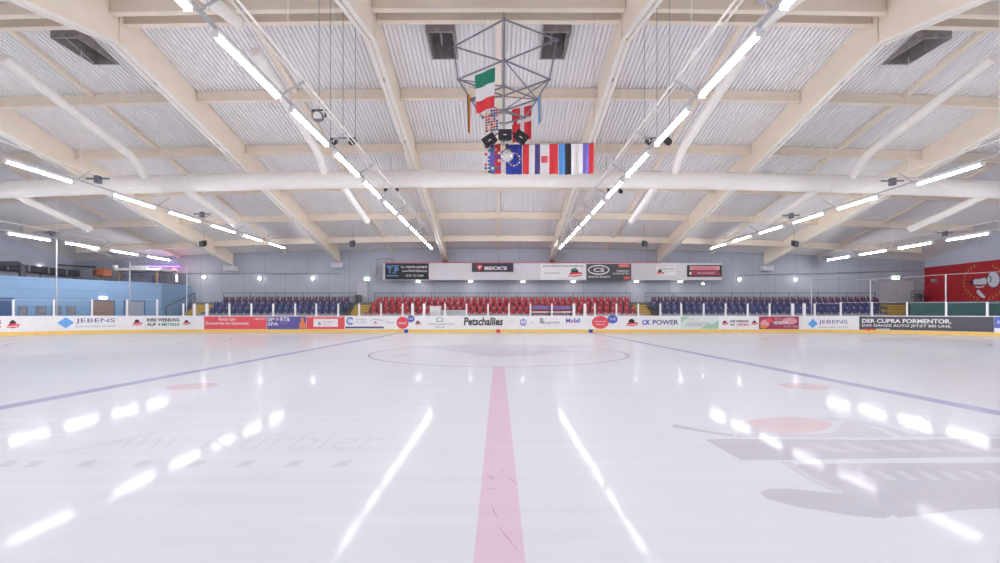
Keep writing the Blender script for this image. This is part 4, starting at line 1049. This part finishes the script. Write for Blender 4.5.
# ------------------------------------------------------------------ BLUE BUILDING AND TERRACE
A, B = (-27.5, 38.0), (-35.8, 25.7)
OB = Oblique(B, A)
HB = 3.9
def vwall(name, a, b, z0, z1, m):
    L = (Vector(b) - Vector(a)).length; mb = MB()
    mb.face([(a[0], a[1], z0), (b[0], b[1], z0), (b[0], b[1], z1), (a[0], a[1], z1)], uv=[(0, z0), (L, z0), (L, z1), (0, z1)])
    return tag(mb.build(name, m), kind='structure')
vwall('wall_blue', B, A, -0.05, HB, blue_wall_m); vwall('wall_blue_side', A, (-27.4, FARY), -0.05, HB, blue_wall_m)
vwall('wall_blue_end', (-37.95, 22.4), B, -0.05, HB, blue_wall_m)
mb = MB(); mb.face([(-37.95, 22.4, HB), (B[0], B[1], HB), (A[0], A[1], HB), (-27.4, FARY, HB), (-37.95, FARY, HB)]); tag(mb.build('floor_terrace', concrete), kind='structure')
glassdark = mat('dark_glass', (0.10, 0.12, 0.16), 0.2)
def opening(name, x0, y0, x1, y1, m, fm_, inner='pane'):
    t = bpy.data.objects.new(name, None); COL.objects.link(t); p = OB.pt(*OB.uv((x0 + x1) / 2, y1), 0); t.location = p; t['kind'] = 'structure'
    mm = MB(); e = 0.8
    for q in ((x0 - e, y0 - e, x0, y1 + .1), (x1, y0 - e, x1 + e, y1 + .1), (x0, y0 - e, x1, y0)): slab(OB, *q, 0.0, 0.07, mb=mm)
    mm.build('frame', fm_, t)
    u0, z0 = OB.uv(x0, y1); u1, _ = OB.uv(x1, y1); z1 = (OB.uv(x0, y0)[1] + OB.uv(x1, y0)[1]) / 2
    mm = MB(); mm.face([OB.pt(u0, z0, 0.03), OB.pt(u1, z0, 0.03), OB.pt(u1, z1, 0.03), OB.pt(u0, z1, 0.03)], uv=[(u0, z0), (u1, z0), (u1, z1), (u0, z1)]); mm.build(inner, m, t)
    return t
navyf = mat('navy_frame', (0.08, 0.16, 0.34), 0.5); slatef = mat('slate_frame', (0.22, 0.28, 0.40), 0.5)
opening('door_3', -6, 298.4, 13.2, 318.5, mat('navy_door', (0.05, 0.11, 0.26), 0.4), navyf, 'door_leaf')
winm = mat('window_grey', (0.30, 0.30, 0.34), 0.25, var=0.25, nscale=2)
for k, (a, b2) in enumerate(((19.2, 26.6), (36.8, 45.4), (52.6, 60.4), (67.4, 75))):
    opening('window_%d' % (k + 1), a, 306.6, b2, 314.6, winm, slatef)
opening('door_4', 91.5, 301, 113.8, 318, brick_m, navyf, 'shutter'); opening('door_5', 124.5, 301.4, 144, 318, mat('bluegrey_shutter', (0.38, 0.42, 0.52), 0.5), navyf, 'shutter')
o = slab(OB, 98.8, 296.6, 106.6, 299.2, 0.02, 0.14).build('light_sign', mat('sign_light', (1.0, 0.97, 0.9), 0.3, emit=2.0, var=0)); tag(o, 'lit white sign above the brown opening in the blue wall', 'sign')
# handrail on the blue side wall stair
m = MB(); m.tube((-26.9, 37.6, Zat(307, 37.6)), (-26.9, 41.2, Zat(293, 41.2)), 0.04, 8); m.tube((-26.9, 37.6, 0), (-26.9, 37.6, Zat(307, 37.6)), 0.03); m.tube((-26.9, 41.2, 2.42), (-26.9, 41.2, Zat(293, 41.2)), 0.03)
tag(m.build('handrail', darkg), 'dark sloping handrail beside the blue wall steps', 'handrail')
# terrace pieces
d = 39.0
timber = mat('timber', (0.50, 0.36, 0.20), 0.6, var=0.15)
t = thing('terrace_canopy', (Xat(138, d), d, HB), 'white flat canopy on timber posts standing on the blue building', 'canopy')
frontbox(114, 268.0, 161, 270.4, d - 0.4, 2.2).build('roof', white, t)
for px in (118.4, 156.6):
    m = frontbox(px - 0.6, 270.4, px + 0.6, 283.6, d, 0.12); x = Xat(px, d); s = 1 if px < 130 else -1
    m.bar((x, d + 0.05, Zat(275, d)), (x + s * 0.4, d + 0.05, Zat(270.6, d)), 0.08, 0.08); m.build('post', timber, t)
m = frontbox(122.5, 274.6, 151.5, 283.4, d + 1.4, 0.05); m.build('back_screen', mat('screen_blue', (0.40, 0.44, 0.58), 0.5, var=0.35, nscale=1.6), t)
o = frontbox(129, 265.8, 148, 269.8, d - 0.5, 0.08).build('sign_board', white); tag(o, 'small white board fixed on top of the terrace canopy', 'sign')
text(Front(d - 0.5), 'EISHALLE', 131, 266.8, 146, 268.8, PGR, o, off=0.01)
o = frontbox(112.4, 265.0, 115.2, 267.8, d - 0.4, 0.3).build('floodlight', white); tag(o, 'white floodlight box at the corner of the terrace canopy', 'floodlight')
t = thing('railing_screen', (Xat(168, d + .5), d + .5, HB), 'grey slatted screen on the terrace next to the canopy', 'screen')
m = MB()
for k in range(9): frontbox(160.8 + k * 1.75, 271.6, 161.8 + k * 1.75, 284.5, d + 1.0, 0.05, m)
m.build('slats', midg, t); m = frontbox(160.5, 271.2, 176.6, 272, d + 0.98, 0.09); m.build('top_rail', darkg, t)
m = frontbox(175.8, 274.4, 177.2, 281.5, d + 0.9, 0.1); tag(m.build('tube_lamp', mat('soft_lamp', (0.9, 0.85, 0.8), 0.3, emit=1.0, var=0)), 'short pale upright lamp at the end of the slatted screen', 'lamp')
d = 40.5; x, z = Xat(174.3, d), Zat(269.6, d)
t = thing('beacon', (x, d, z - 0.3), 'glowing red beacon on a pole above the slatted screen', 'beacon')
m = MB(); m.sphere((x, d, z), 0.17, 14, 8); m.build('lamp', red_on, t); m = MB(); m.tube((x, d, HB), (x, d, z - 0.12), 0.03); m.build('pole', darkg, t); m = MB(); m.tube((x, d, z - 0.2), (x, d, z - 0.1), 0.15, 12); m.build('base', black, t)
m = MB(); m.box(Xat(150, 41.2), Xat(180, 41.2), 41.15, 41.22, Zat(266.9, 41.2), Zat(266.2, 41.2)); tag(m.build('violet_lamp', violet_on), 'thin violet light tube on the wall behind the terrace canopy', 'lamp')
t = thing('market_umbrella', (Xat(103, 37.5), 37.5, HB), 'folded rust orange umbrella on the terrace beyond the low windows', 'umbrella')
x = Xat(103, 37.5)
m = MB(); m.tube((x, 37.5, HB), (x, 37.5, Zat(266.5, 37.5)), 0.04); m.build('pole', timber, t)
m = MB(); N = 8
top = (x, 37.5, Zat(266.8, 37.5)); rm = [(x + 0.62 * math.cos(2 * PI * k / N), 37.5 + 0.62 * math.sin(2 * PI * k / N), Zat(270.5, 37.5)) for k in range(N)]; rl = [(a, b2, c - 0.42 - 0.1 * (k % 2)) for k, (a, b2, c) in enumerate(rm)]
for k in range(N): m.face([top, rm[k], rm[(k + 1) % N]]); m.face([rm[k], rl[k], rl[(k + 1) % N], rm[(k + 1) % N]])
m.build('canopy', mat('rust_cloth', (0.32, 0.11, 0.06), 0.8, var=0.25), t)
# plant on the end wall above the blue building
o = frontbox(57.6, 241, 68.2, 256.8, 40.9, 0.5).build('wall_louvre', mat('louvre_dark', (0.10, 0.11, 0.19), 0.5)); tag(o, 'dark blue louvre box high on the wall above the blue building', 'louvre')
SWL = SideWall(-37.9)
m = MB(); m.box(-37.95, -37.1, 33.0, 41.2, 4.75, 5.25); 
t = thing('air_duct', (-37.4, 36, 4.75), 'dark square air duct on the end wall above the blue building', 'duct')
m.build('casing', darkg, t)
for k in range(5):
    m = MB(); m.box(-37.1, -37.06, 33.5 + k * 1.6, 33.6 + k * 1.6, 4.73, 5.27); m.build('flange', galv, t)
x, y, z = -36.8, 36.4, 5.0
d = 38.5; x, z = Xat(40.5, d), Zat(268.3, d)
t = thing('floor_lamp', (x, d, HB), 'bright globe lamp on a thin pole on the blue building', 'lamp')
m = MB(); m.sphere((x, d, z), 0.15, 14, 8); m.build('globe', lamp_spot, t); m = MB(); m.tube((x, d, HB), (x, d, z - 0.12), 0.03); m.build('pole', darkg, t)
for px, py0, py1, w in ((72, 274, 279.4, 3.0),):
    pass
m = MB(); m.tube((Xat(20, 39.5), 39.5, Zat(262.5, 39.5)), (Xat(96, 40.8), 40.8, Zat(267, 40.8)), 0.06); tag(m.build('pipe', darkg), 'dark thin pipe running along the wall above the blue building', 'pipe')
m = MB(); m.path([(Xat(1, 33.0), 33.0, Zat(264, 33.0)), (Xat(18, 34.5), 34.5, Zat(264, 34.5)), (Xat(22, 34.8), 34.8, Zat(266, 34.8)), (Xat(22.5, 34.9), 34.9, 3.92)], 0.2, 12)
tag(m.build('exhaust_pipe', mat('exhaust', (0.16, 0.16, 0.2), 0.4, 0.4)), 'thick dark exhaust pipe by the end wall above the blue door', 'pipe')

# ------------------------------------------------------------------ RED WALL WITH EMBLEM
SWR = SideWall(WX)
redw = mat('red_wall_paint', (0.42, 0.015, 0.025), 0.5, var=0.08, nscale=1.2)
m = MB(); m.face([(WX - 0.02, FARY - 0.03, 0.9), (WX - 0.02, 30.5, 0.9), (WX - 0.02, 30.5, 5.52), (WX - 0.02, FARY - 0.03, 5.52)])
rp = m.build('wall_mural', redw, origin=(WX - 0.02, 36, 0.9)); rp['kind'] = 'thing'; tag(rp, 'large dark red painted panel with gold laurel emblem on the end wall', 'mural')
em_w, em_k, em_g = pm('emblem_white', (0.62, 0.60, 0.68)), pm('emblem_black', (0.015, 0.015, 0.03)), pm('emblem_gold', (0.58, 0.32, 0.06))
ow, okk, og = 0.032, 0.028, 0.026
def grow(pts, k):
    cx = sum(p[0] for p in pts) / len(pts); cy = sum(p[1] for p in pts) / len(pts)
    return [(p[0] + (k if p[0] > cx else -k), p[1] + (k if p[1] > cy else -k)) for p in pts]
horn = [(973.6, 280.2), (976.0, 278.8), (978.5, 279.2), (985.8, 277.4), (987.4, 281), (986.6, 284.4), (980, 284.6), (973.8, 284.4)]
poly(SWR, grow(horn, 0.75), em_k, rp, 'emblem_outline', okk); poly(SWR, horn, em_w, rp, 'emblem_horn', ow)
poly(SWR, [(969.2, 282.4), (971.6, 280.4), (973.8, 280), (973.8, 284.6), (971.2, 284.2)], em_k, rp, 'emblem_tip', ow)
poly(SWR, ell(993.8, 279.6, 7.0, 8.6, 36), em_k, rp, 'emblem_outline', okk); poly(SWR, ell(993.8, 279.6, 6.2, 7.7, 36), em_w, rp, 'emblem_disc', ow)
ring(SWR, 989.2, 279.2, 2.4, 3.2, 0.9, em_k, rp, 'emblem_eye', ow + .004, a0=-1.4, a1=1.9)
poly(SWR, [(975, 286), (981, 286.6), (985.5, 285.4), (983, 287.6), (977, 287.8)], em_w, rp, 'emblem_jaw', ow)
jaw = [(976.8, 290.2), (979.4, 289.6), (985.6, 296.6), (985.2, 298.4), (981.8, 297.4), (977.2, 293)]
poly(SWR, grow(jaw, 0.7), em_k, rp, 'emblem_outline', okk); poly(SWR, jaw, em_w, rp, 'emblem_handle', ow)
for sgn, cxE in ((-1, 981.5),):
    mb = MB(); mb2 = MB()
    for k in range(13):
        a = math.radians(118 + k * 11.5)
        px, py = 983.0 + 19.0 * math.cos(a), 281.8 - 17.5 * math.sin(a)
        for e, s in ((-0.5, 1), (0.5, -1)):
            tx, ty = -math.sin(a), -math.cos(a); nx, ny = math.cos(a), -math.sin(a)
            tip = (px + (tx * 2.6 + nx * 2.9 * s) * -1, py + (ty * 2.6 + ny * 2.9 * s) * -1)
            q = [(px, py), (px + nx * 1.5 * s, py + ny * 1.5 * s), tip, (px - tx * 1.2, py - ty * 1.2)]
            poly(SWR, q, em_g, rp, 'leaf', og, mb=mb)
    o = mb.build('laurel_branch', em_g, rp)
    mb = MB()
    for k in range(9):
        a = math.radians(62 - k * 11.5 if k < 5 else -40 - (k - 5) * 13)
        px, py = 985.0 + 19.0 * math.cos(a), 281.8 - 17.5 * math.sin(a)
        for s in (1, -1):
            tx, ty = math.sin(a), math.cos(a); nx, ny = math.cos(a), -math.sin(a)
            tip = (px - tx * 2.6 - nx * 2.9 * s, py - ty * 2.6 - ny * 2.9 * s)
            poly(SWR, [(px, py), (px + nx * 1.5 * s, py + ny * 1.5 * s), tip, (px - tx * 1.2, py - ty * 1.2)], em_g, rp, 'leaf', og, mb=mb)
    mb.build('laurel_branch', em_g, rp)
# teal barrier and rails in the red corner
t = thing('corner_barrier', (35.4, 36, 0), 'dark teal barrier wall behind the glass below the red wall', 'barrier')
OT = Oblique((33.1, 37.4), (37.6, 32.6))
m = MB(); L = (Vector((37.6, 32.6)) - Vector((33.1, 37.4))).length
for z0, z1, o0, o1 in ((-0.05, 2.28, -0.12, 0.0), (2.28, 2.36, -0.15, 0.03)):
    m2 = MB(); c = [OT.pt(0, z0, o1), OT.pt(L, z0, o1), OT.pt(L, z0, o0), OT.pt(0, z0, o0)]; c += [Vector((p.x, p.y, z1)) for p in c]
    m2.hexa(c); m2.build('panel' if z1 < 2.3 else 'top_rail', teal if z1 < 2.3 else darkg, t)
t = thing('guard_rail', (36.4, 40.7, 2.42), 'dark guard rail beside the double door at the red wall', 'guard rail')
m = MB(); zr = Zat(291, 40.7)
for px in (912, 924, 933): m.tube((Xat(px, 40.7), 40.7, 2.42), (Xat(px, 40.7), 40.7, zr), 0.03)
m.build('post', darkg, t); m = MB(); m.tube((Xat(912, 40.7), 40.7, zr), (Xat(933, 40.7), 40.7, zr), 0.03); m.tube((Xat(912, 40.7), 40.7, (zr + 2.42) / 2), (Xat(933, 40.7), 40.7, (zr + 2.42) / 2), 0.025); m.build('rail', darkg, t)
for px, py, lab in ((935.4, 280.6, 'small pale box lamp on the red end wall'),):
    o = slab(SWR, px - 2.2, py - 1.6, px + 2.2, py + 1.6, 0.02, 0.2).build('wall_box', midg); tag(o, lab, 'wall box')
for px, lab in ((873, 'small pale horn speaker beside the double door, seat side'), (918, 'small pale horn speaker beside the double door, red wall side')):
    x, z = Xat(px, FARY), Zat(281, FARY)
    t = thing('horn_speaker', (x, FARY - 0.2, z - 0.15), lab, 'horn speaker')
    m = MB(); m.tube((x, FARY - 0.05, z), (x, FARY - 0.2, z), 0.07, 10); m.build('driver', midg, t); m = MB(); m.tube((x, FARY - 0.2, z), (x, FARY - 0.42, z - 0.06), 0.08, 14, 0.2); m.build('horn', mat('horn_pale', (0.6, 0.6, 0.66), 0.5), t)

# ------------------------------------------------------------------ ICE MARKINGS (paint in the ice)
ZM = 0.0015
_layer = [0]
def layer(): _layer[0] += 1; return 0.0001 + 0.000012 * _layer[0]
def iceflat(pts, m, name, off=None):
    off = layer()
    ar = sum(pts[k][0] * pts[(k + 1) % len(pts)][1] - pts[(k + 1) % len(pts)][0] * pts[k][1] for k in range(len(pts)))
    if ar < 0: pts = pts[::-1]
    mb = MB(); mb.face([(x, y, off) for x, y in pts]); return mb.build(name, m, ice)
def icepoly(pts, m, name, off=None): return iceflat([IC.uv(*p) for p in pts], m, name)
def icering(cx, cy, r, w, m, name, off=ZM, n=72, clip=None):
    mb = MB(); off = layer()
    for k in range(n):
        a, b2 = 2 * PI * k / n, 2 * PI * (k + 1) / n
        mb.face([(cx + (r - w) * math.cos(a), cy + (r - w) * math.sin(a), off), (cx + r * math.cos(a), cy + r * math.sin(a), off), (cx + r * math.cos(b2), cy + r * math.sin(b2), off), (cx + (r - w) * math.cos(b2), cy + (r - w) * math.sin(b2), off)])
    return mb.build(name, m, ice)
CC = 16.4
def rect(x0, x1, y0, y1): return [(x0, y0), (x1, y0), (x1, y1), (x0, y1)]
# the red centre line stops at the centre circle
iceflat(rect(-0.136, 0.148, NEAR_B + 0.05, CC - 4.48), ice_red, 'center_line')
for x in (-7.2, 6.85): iceflat(rect(x - 0.16, x + 0.16, NEAR_B + 0.05, DB - 0.05), ice_blue, 'blue_line')
for x in (XL - 3.6, XR + 3.6): iceflat(rect(x - 0.04, x + 0.04, NEAR_B + 1.7, DB - 1.7), ice_thin, 'goal_line')
icering(0.0, CC, 4.45, 0.09, ice_thin, 'center_circle')
for sx in (-1, 1):
    for yy in (9.2, 23.6): icering(sx * 18.6, yy, 4.45, 0.07, ice_thin, 'faceoff_circle')
    for yy in (8.75, 24.2):
        iceflat([(sx * 5.75 + 0.42 * math.cos(a * PI / 14), yy + 0.42 * math.sin(a * PI / 14)) for a in range(28)], ice_pink, 'faceoff_spot')
    for yy in (9.2, 23.6): iceflat([(sx * 18.6 + 0.3 * math.cos(a * PI / 14), yy + 0.3 * math.sin(a * PI / 14)) for a in range(28)], ice_pink, 'faceoff_spot', ZM + .0004)
# skate scratches across the red line
for pts in (((482, 490), (492, 488.4), (502, 486.6), (492, 489.2)), ((507, 476), (514, 481), (519, 486), (513, 481.6)), ((489, 499), (495, 512), (500, 523), (494, 512.6)), ((496, 523), (507, 536), (522, 556), (506, 537)), ((500, 466), (503, 470), (503.6, 474), (502.2, 470)), ((484, 474), (494, 478), (493, 479))):
    icepoly(pts, ice_mat('ice_scratch', (0.52, 0.33, 0.42)), 'ice_scratch')
# centre logo
icepoly([(404, 347.2), (420, 346.4), (438, 346.3), (455, 345.4), (500, 345.0), (545, 345.0), (589, 345.6), (588, 347.4), (560, 349.0), (584, 352.6), (556, 352.4), (545, 354.4), (525, 356.2), (500, 356.8), (480, 356), (466, 353), (448, 351.4), (438, 349), (420, 348.2)], ice_grey2, 'center_logo', ZM + .0004)
icepoly([(388, 357.2), (400, 355), (411, 353.6), (409, 355.6)], ice_grey2, 'center_logo', ZM + .0004)
# beer lettering, swoosh and dashes
text(IC, 'Ihr Kurbier', 118, 431.5, 386, 449.5, ice_mat('ice_faint_paint', (0.635, 0.627, 0.675)), ice, off=layer(), bold=-0.012, shear=0.6, name='ice_lettering')
for cx_ in (8, 34, 87, 143, 196, 245, 294, 342):
    w = 7.0; icepoly([(cx_ - w - 5, 467.6), (cx_ - 1, 460.8), (cx_ + w + 5, 460.2), (cx_ + 2, 466.8)], ice_grey2, 'ice_dash')
for pts in (((32, 457.4), (80, 450), (130, 439), (176, 427.4), (130, 437.2), (80, 448)), ((76, 455.2), (110, 446), (160, 433), (240, 422.6), (162, 432), (112, 444)), ((0, 428.4), (30, 426.0), (62, 425.6), (30, 427.2), (0, 429.6)), ((35, 434), (80, 432.0), (140, 423.6), (82, 431.2), (36, 432.8)), ((30, 441), (60, 437.6), (100, 431), (62, 436.6), (30, 439.4))):
    icepoly(pts, MATS['ice_faint_paint'], 'ice_swoosh')
# big logo on the red wall side
icepoly([(669.5, 426.2), (676, 424.2), (700, 429.6), (733, 434.8), (733, 436.6), (700, 431.8), (676, 427.8)], ice_grey, 'ice_logo_stroke')
icepoly(ell(786.5, 425.4, 46, 8.2, 40), ice_pink, 'ice_logo_disc', ZM + .0008)
icepoly([(704, 439.2), (735, 438.8), (800, 439.4), (900, 440), (1060, 438), (1060, 456), (900, 458), (768, 460.2), (741, 460.2)], ice_grey, 'ice_logo_band')
icepoly([(820, 420), (845, 420.6), (880, 428), (905, 437), (1060, 437), (1060, 434), (910, 434), (892, 428), (865, 421), (830, 418)], ice_grey2, 'ice_logo_stroke')
icepoly([(735, 437.4), (748, 424), (768, 432), (800, 434.6), (832, 433), (846, 421), (880, 430), (893, 437.4)], ice_grey2, 'ice_logo_field')
for k in range(7):
    x = 805 + 32 * k; icepoly([(x, 443.6), (x + 14, 443.2), (x + 44, 451.8), (x + 28, 452.4)], ice_grey2, 'ice_logo_letter', ZM + .0006)
icepoly([(786, 465), (830, 463.6), (900, 463), (1060, 463), (1060, 506), (960, 510), (900, 518), (845, 497), (812, 482)], ice_grey, 'ice_logo_block')
for k in range(9):
    x = 850 + 22 * k; icepoly([(x, 471), (x + 8, 470.8), (x + 26, 480), (x + 16, 480.4)], ice_grey2, 'ice_logo_letter', ZM + .0006)
icepoly([(760, 492), (768, 489), (790, 488.8), (830, 492.6), (866, 499), (892, 507), (897, 514), (884, 518.6), (850, 515), (800, 507.6), (766, 498.4)], ice_grey, 'ice_logo_brush', ZM + .0003)
icepoly([(780, 462), (790, 461.6), (812, 476), (845, 491), (840, 494), (808, 480)], ice_grey2, 'ice_logo_stroke')

# ------------------------------------------------------------------ camera, world, view
cam = bpy.data.cameras.new('camera'); co = bpy.data.objects.new('camera', cam); COL.objects.link(co)
co.location = (0, 0, H); co.rotation_euler = (PI / 2, 0, 0)
cam.sensor_width = 36; cam.lens = F / 1000 * 36
cam.shift_y = (HY - 281.5) / 1000; cam.shift_x = (500 - CX) / 1000
cam.clip_start = 0.05; cam.clip_end = 300
SC.camera = co
w = bpy.data.worlds.new('world'); SC.world = w; w.use_nodes = True
w.node_tree.nodes['Background'].inputs[0].default_value = (0.6, 0.6, 0.65, 1); w.node_tree.nodes['Background'].inputs[1].default_value = 0.05
vs_ = SC.view_settings; vs_.view_transform = 'Standard'; vs_.look = 'None'; vs_.gamma = 1; vs_.use_curve_mapping = False; vs_.exposure = 0.06
SC.cycles.max_bounces = 10; SC.cycles.diffuse_bounces = 6; SC.cycles.transparent_max_bounces = 12
SC.cycles.use_denoising = True
SC.cycles.sample_clamp_indirect = 8
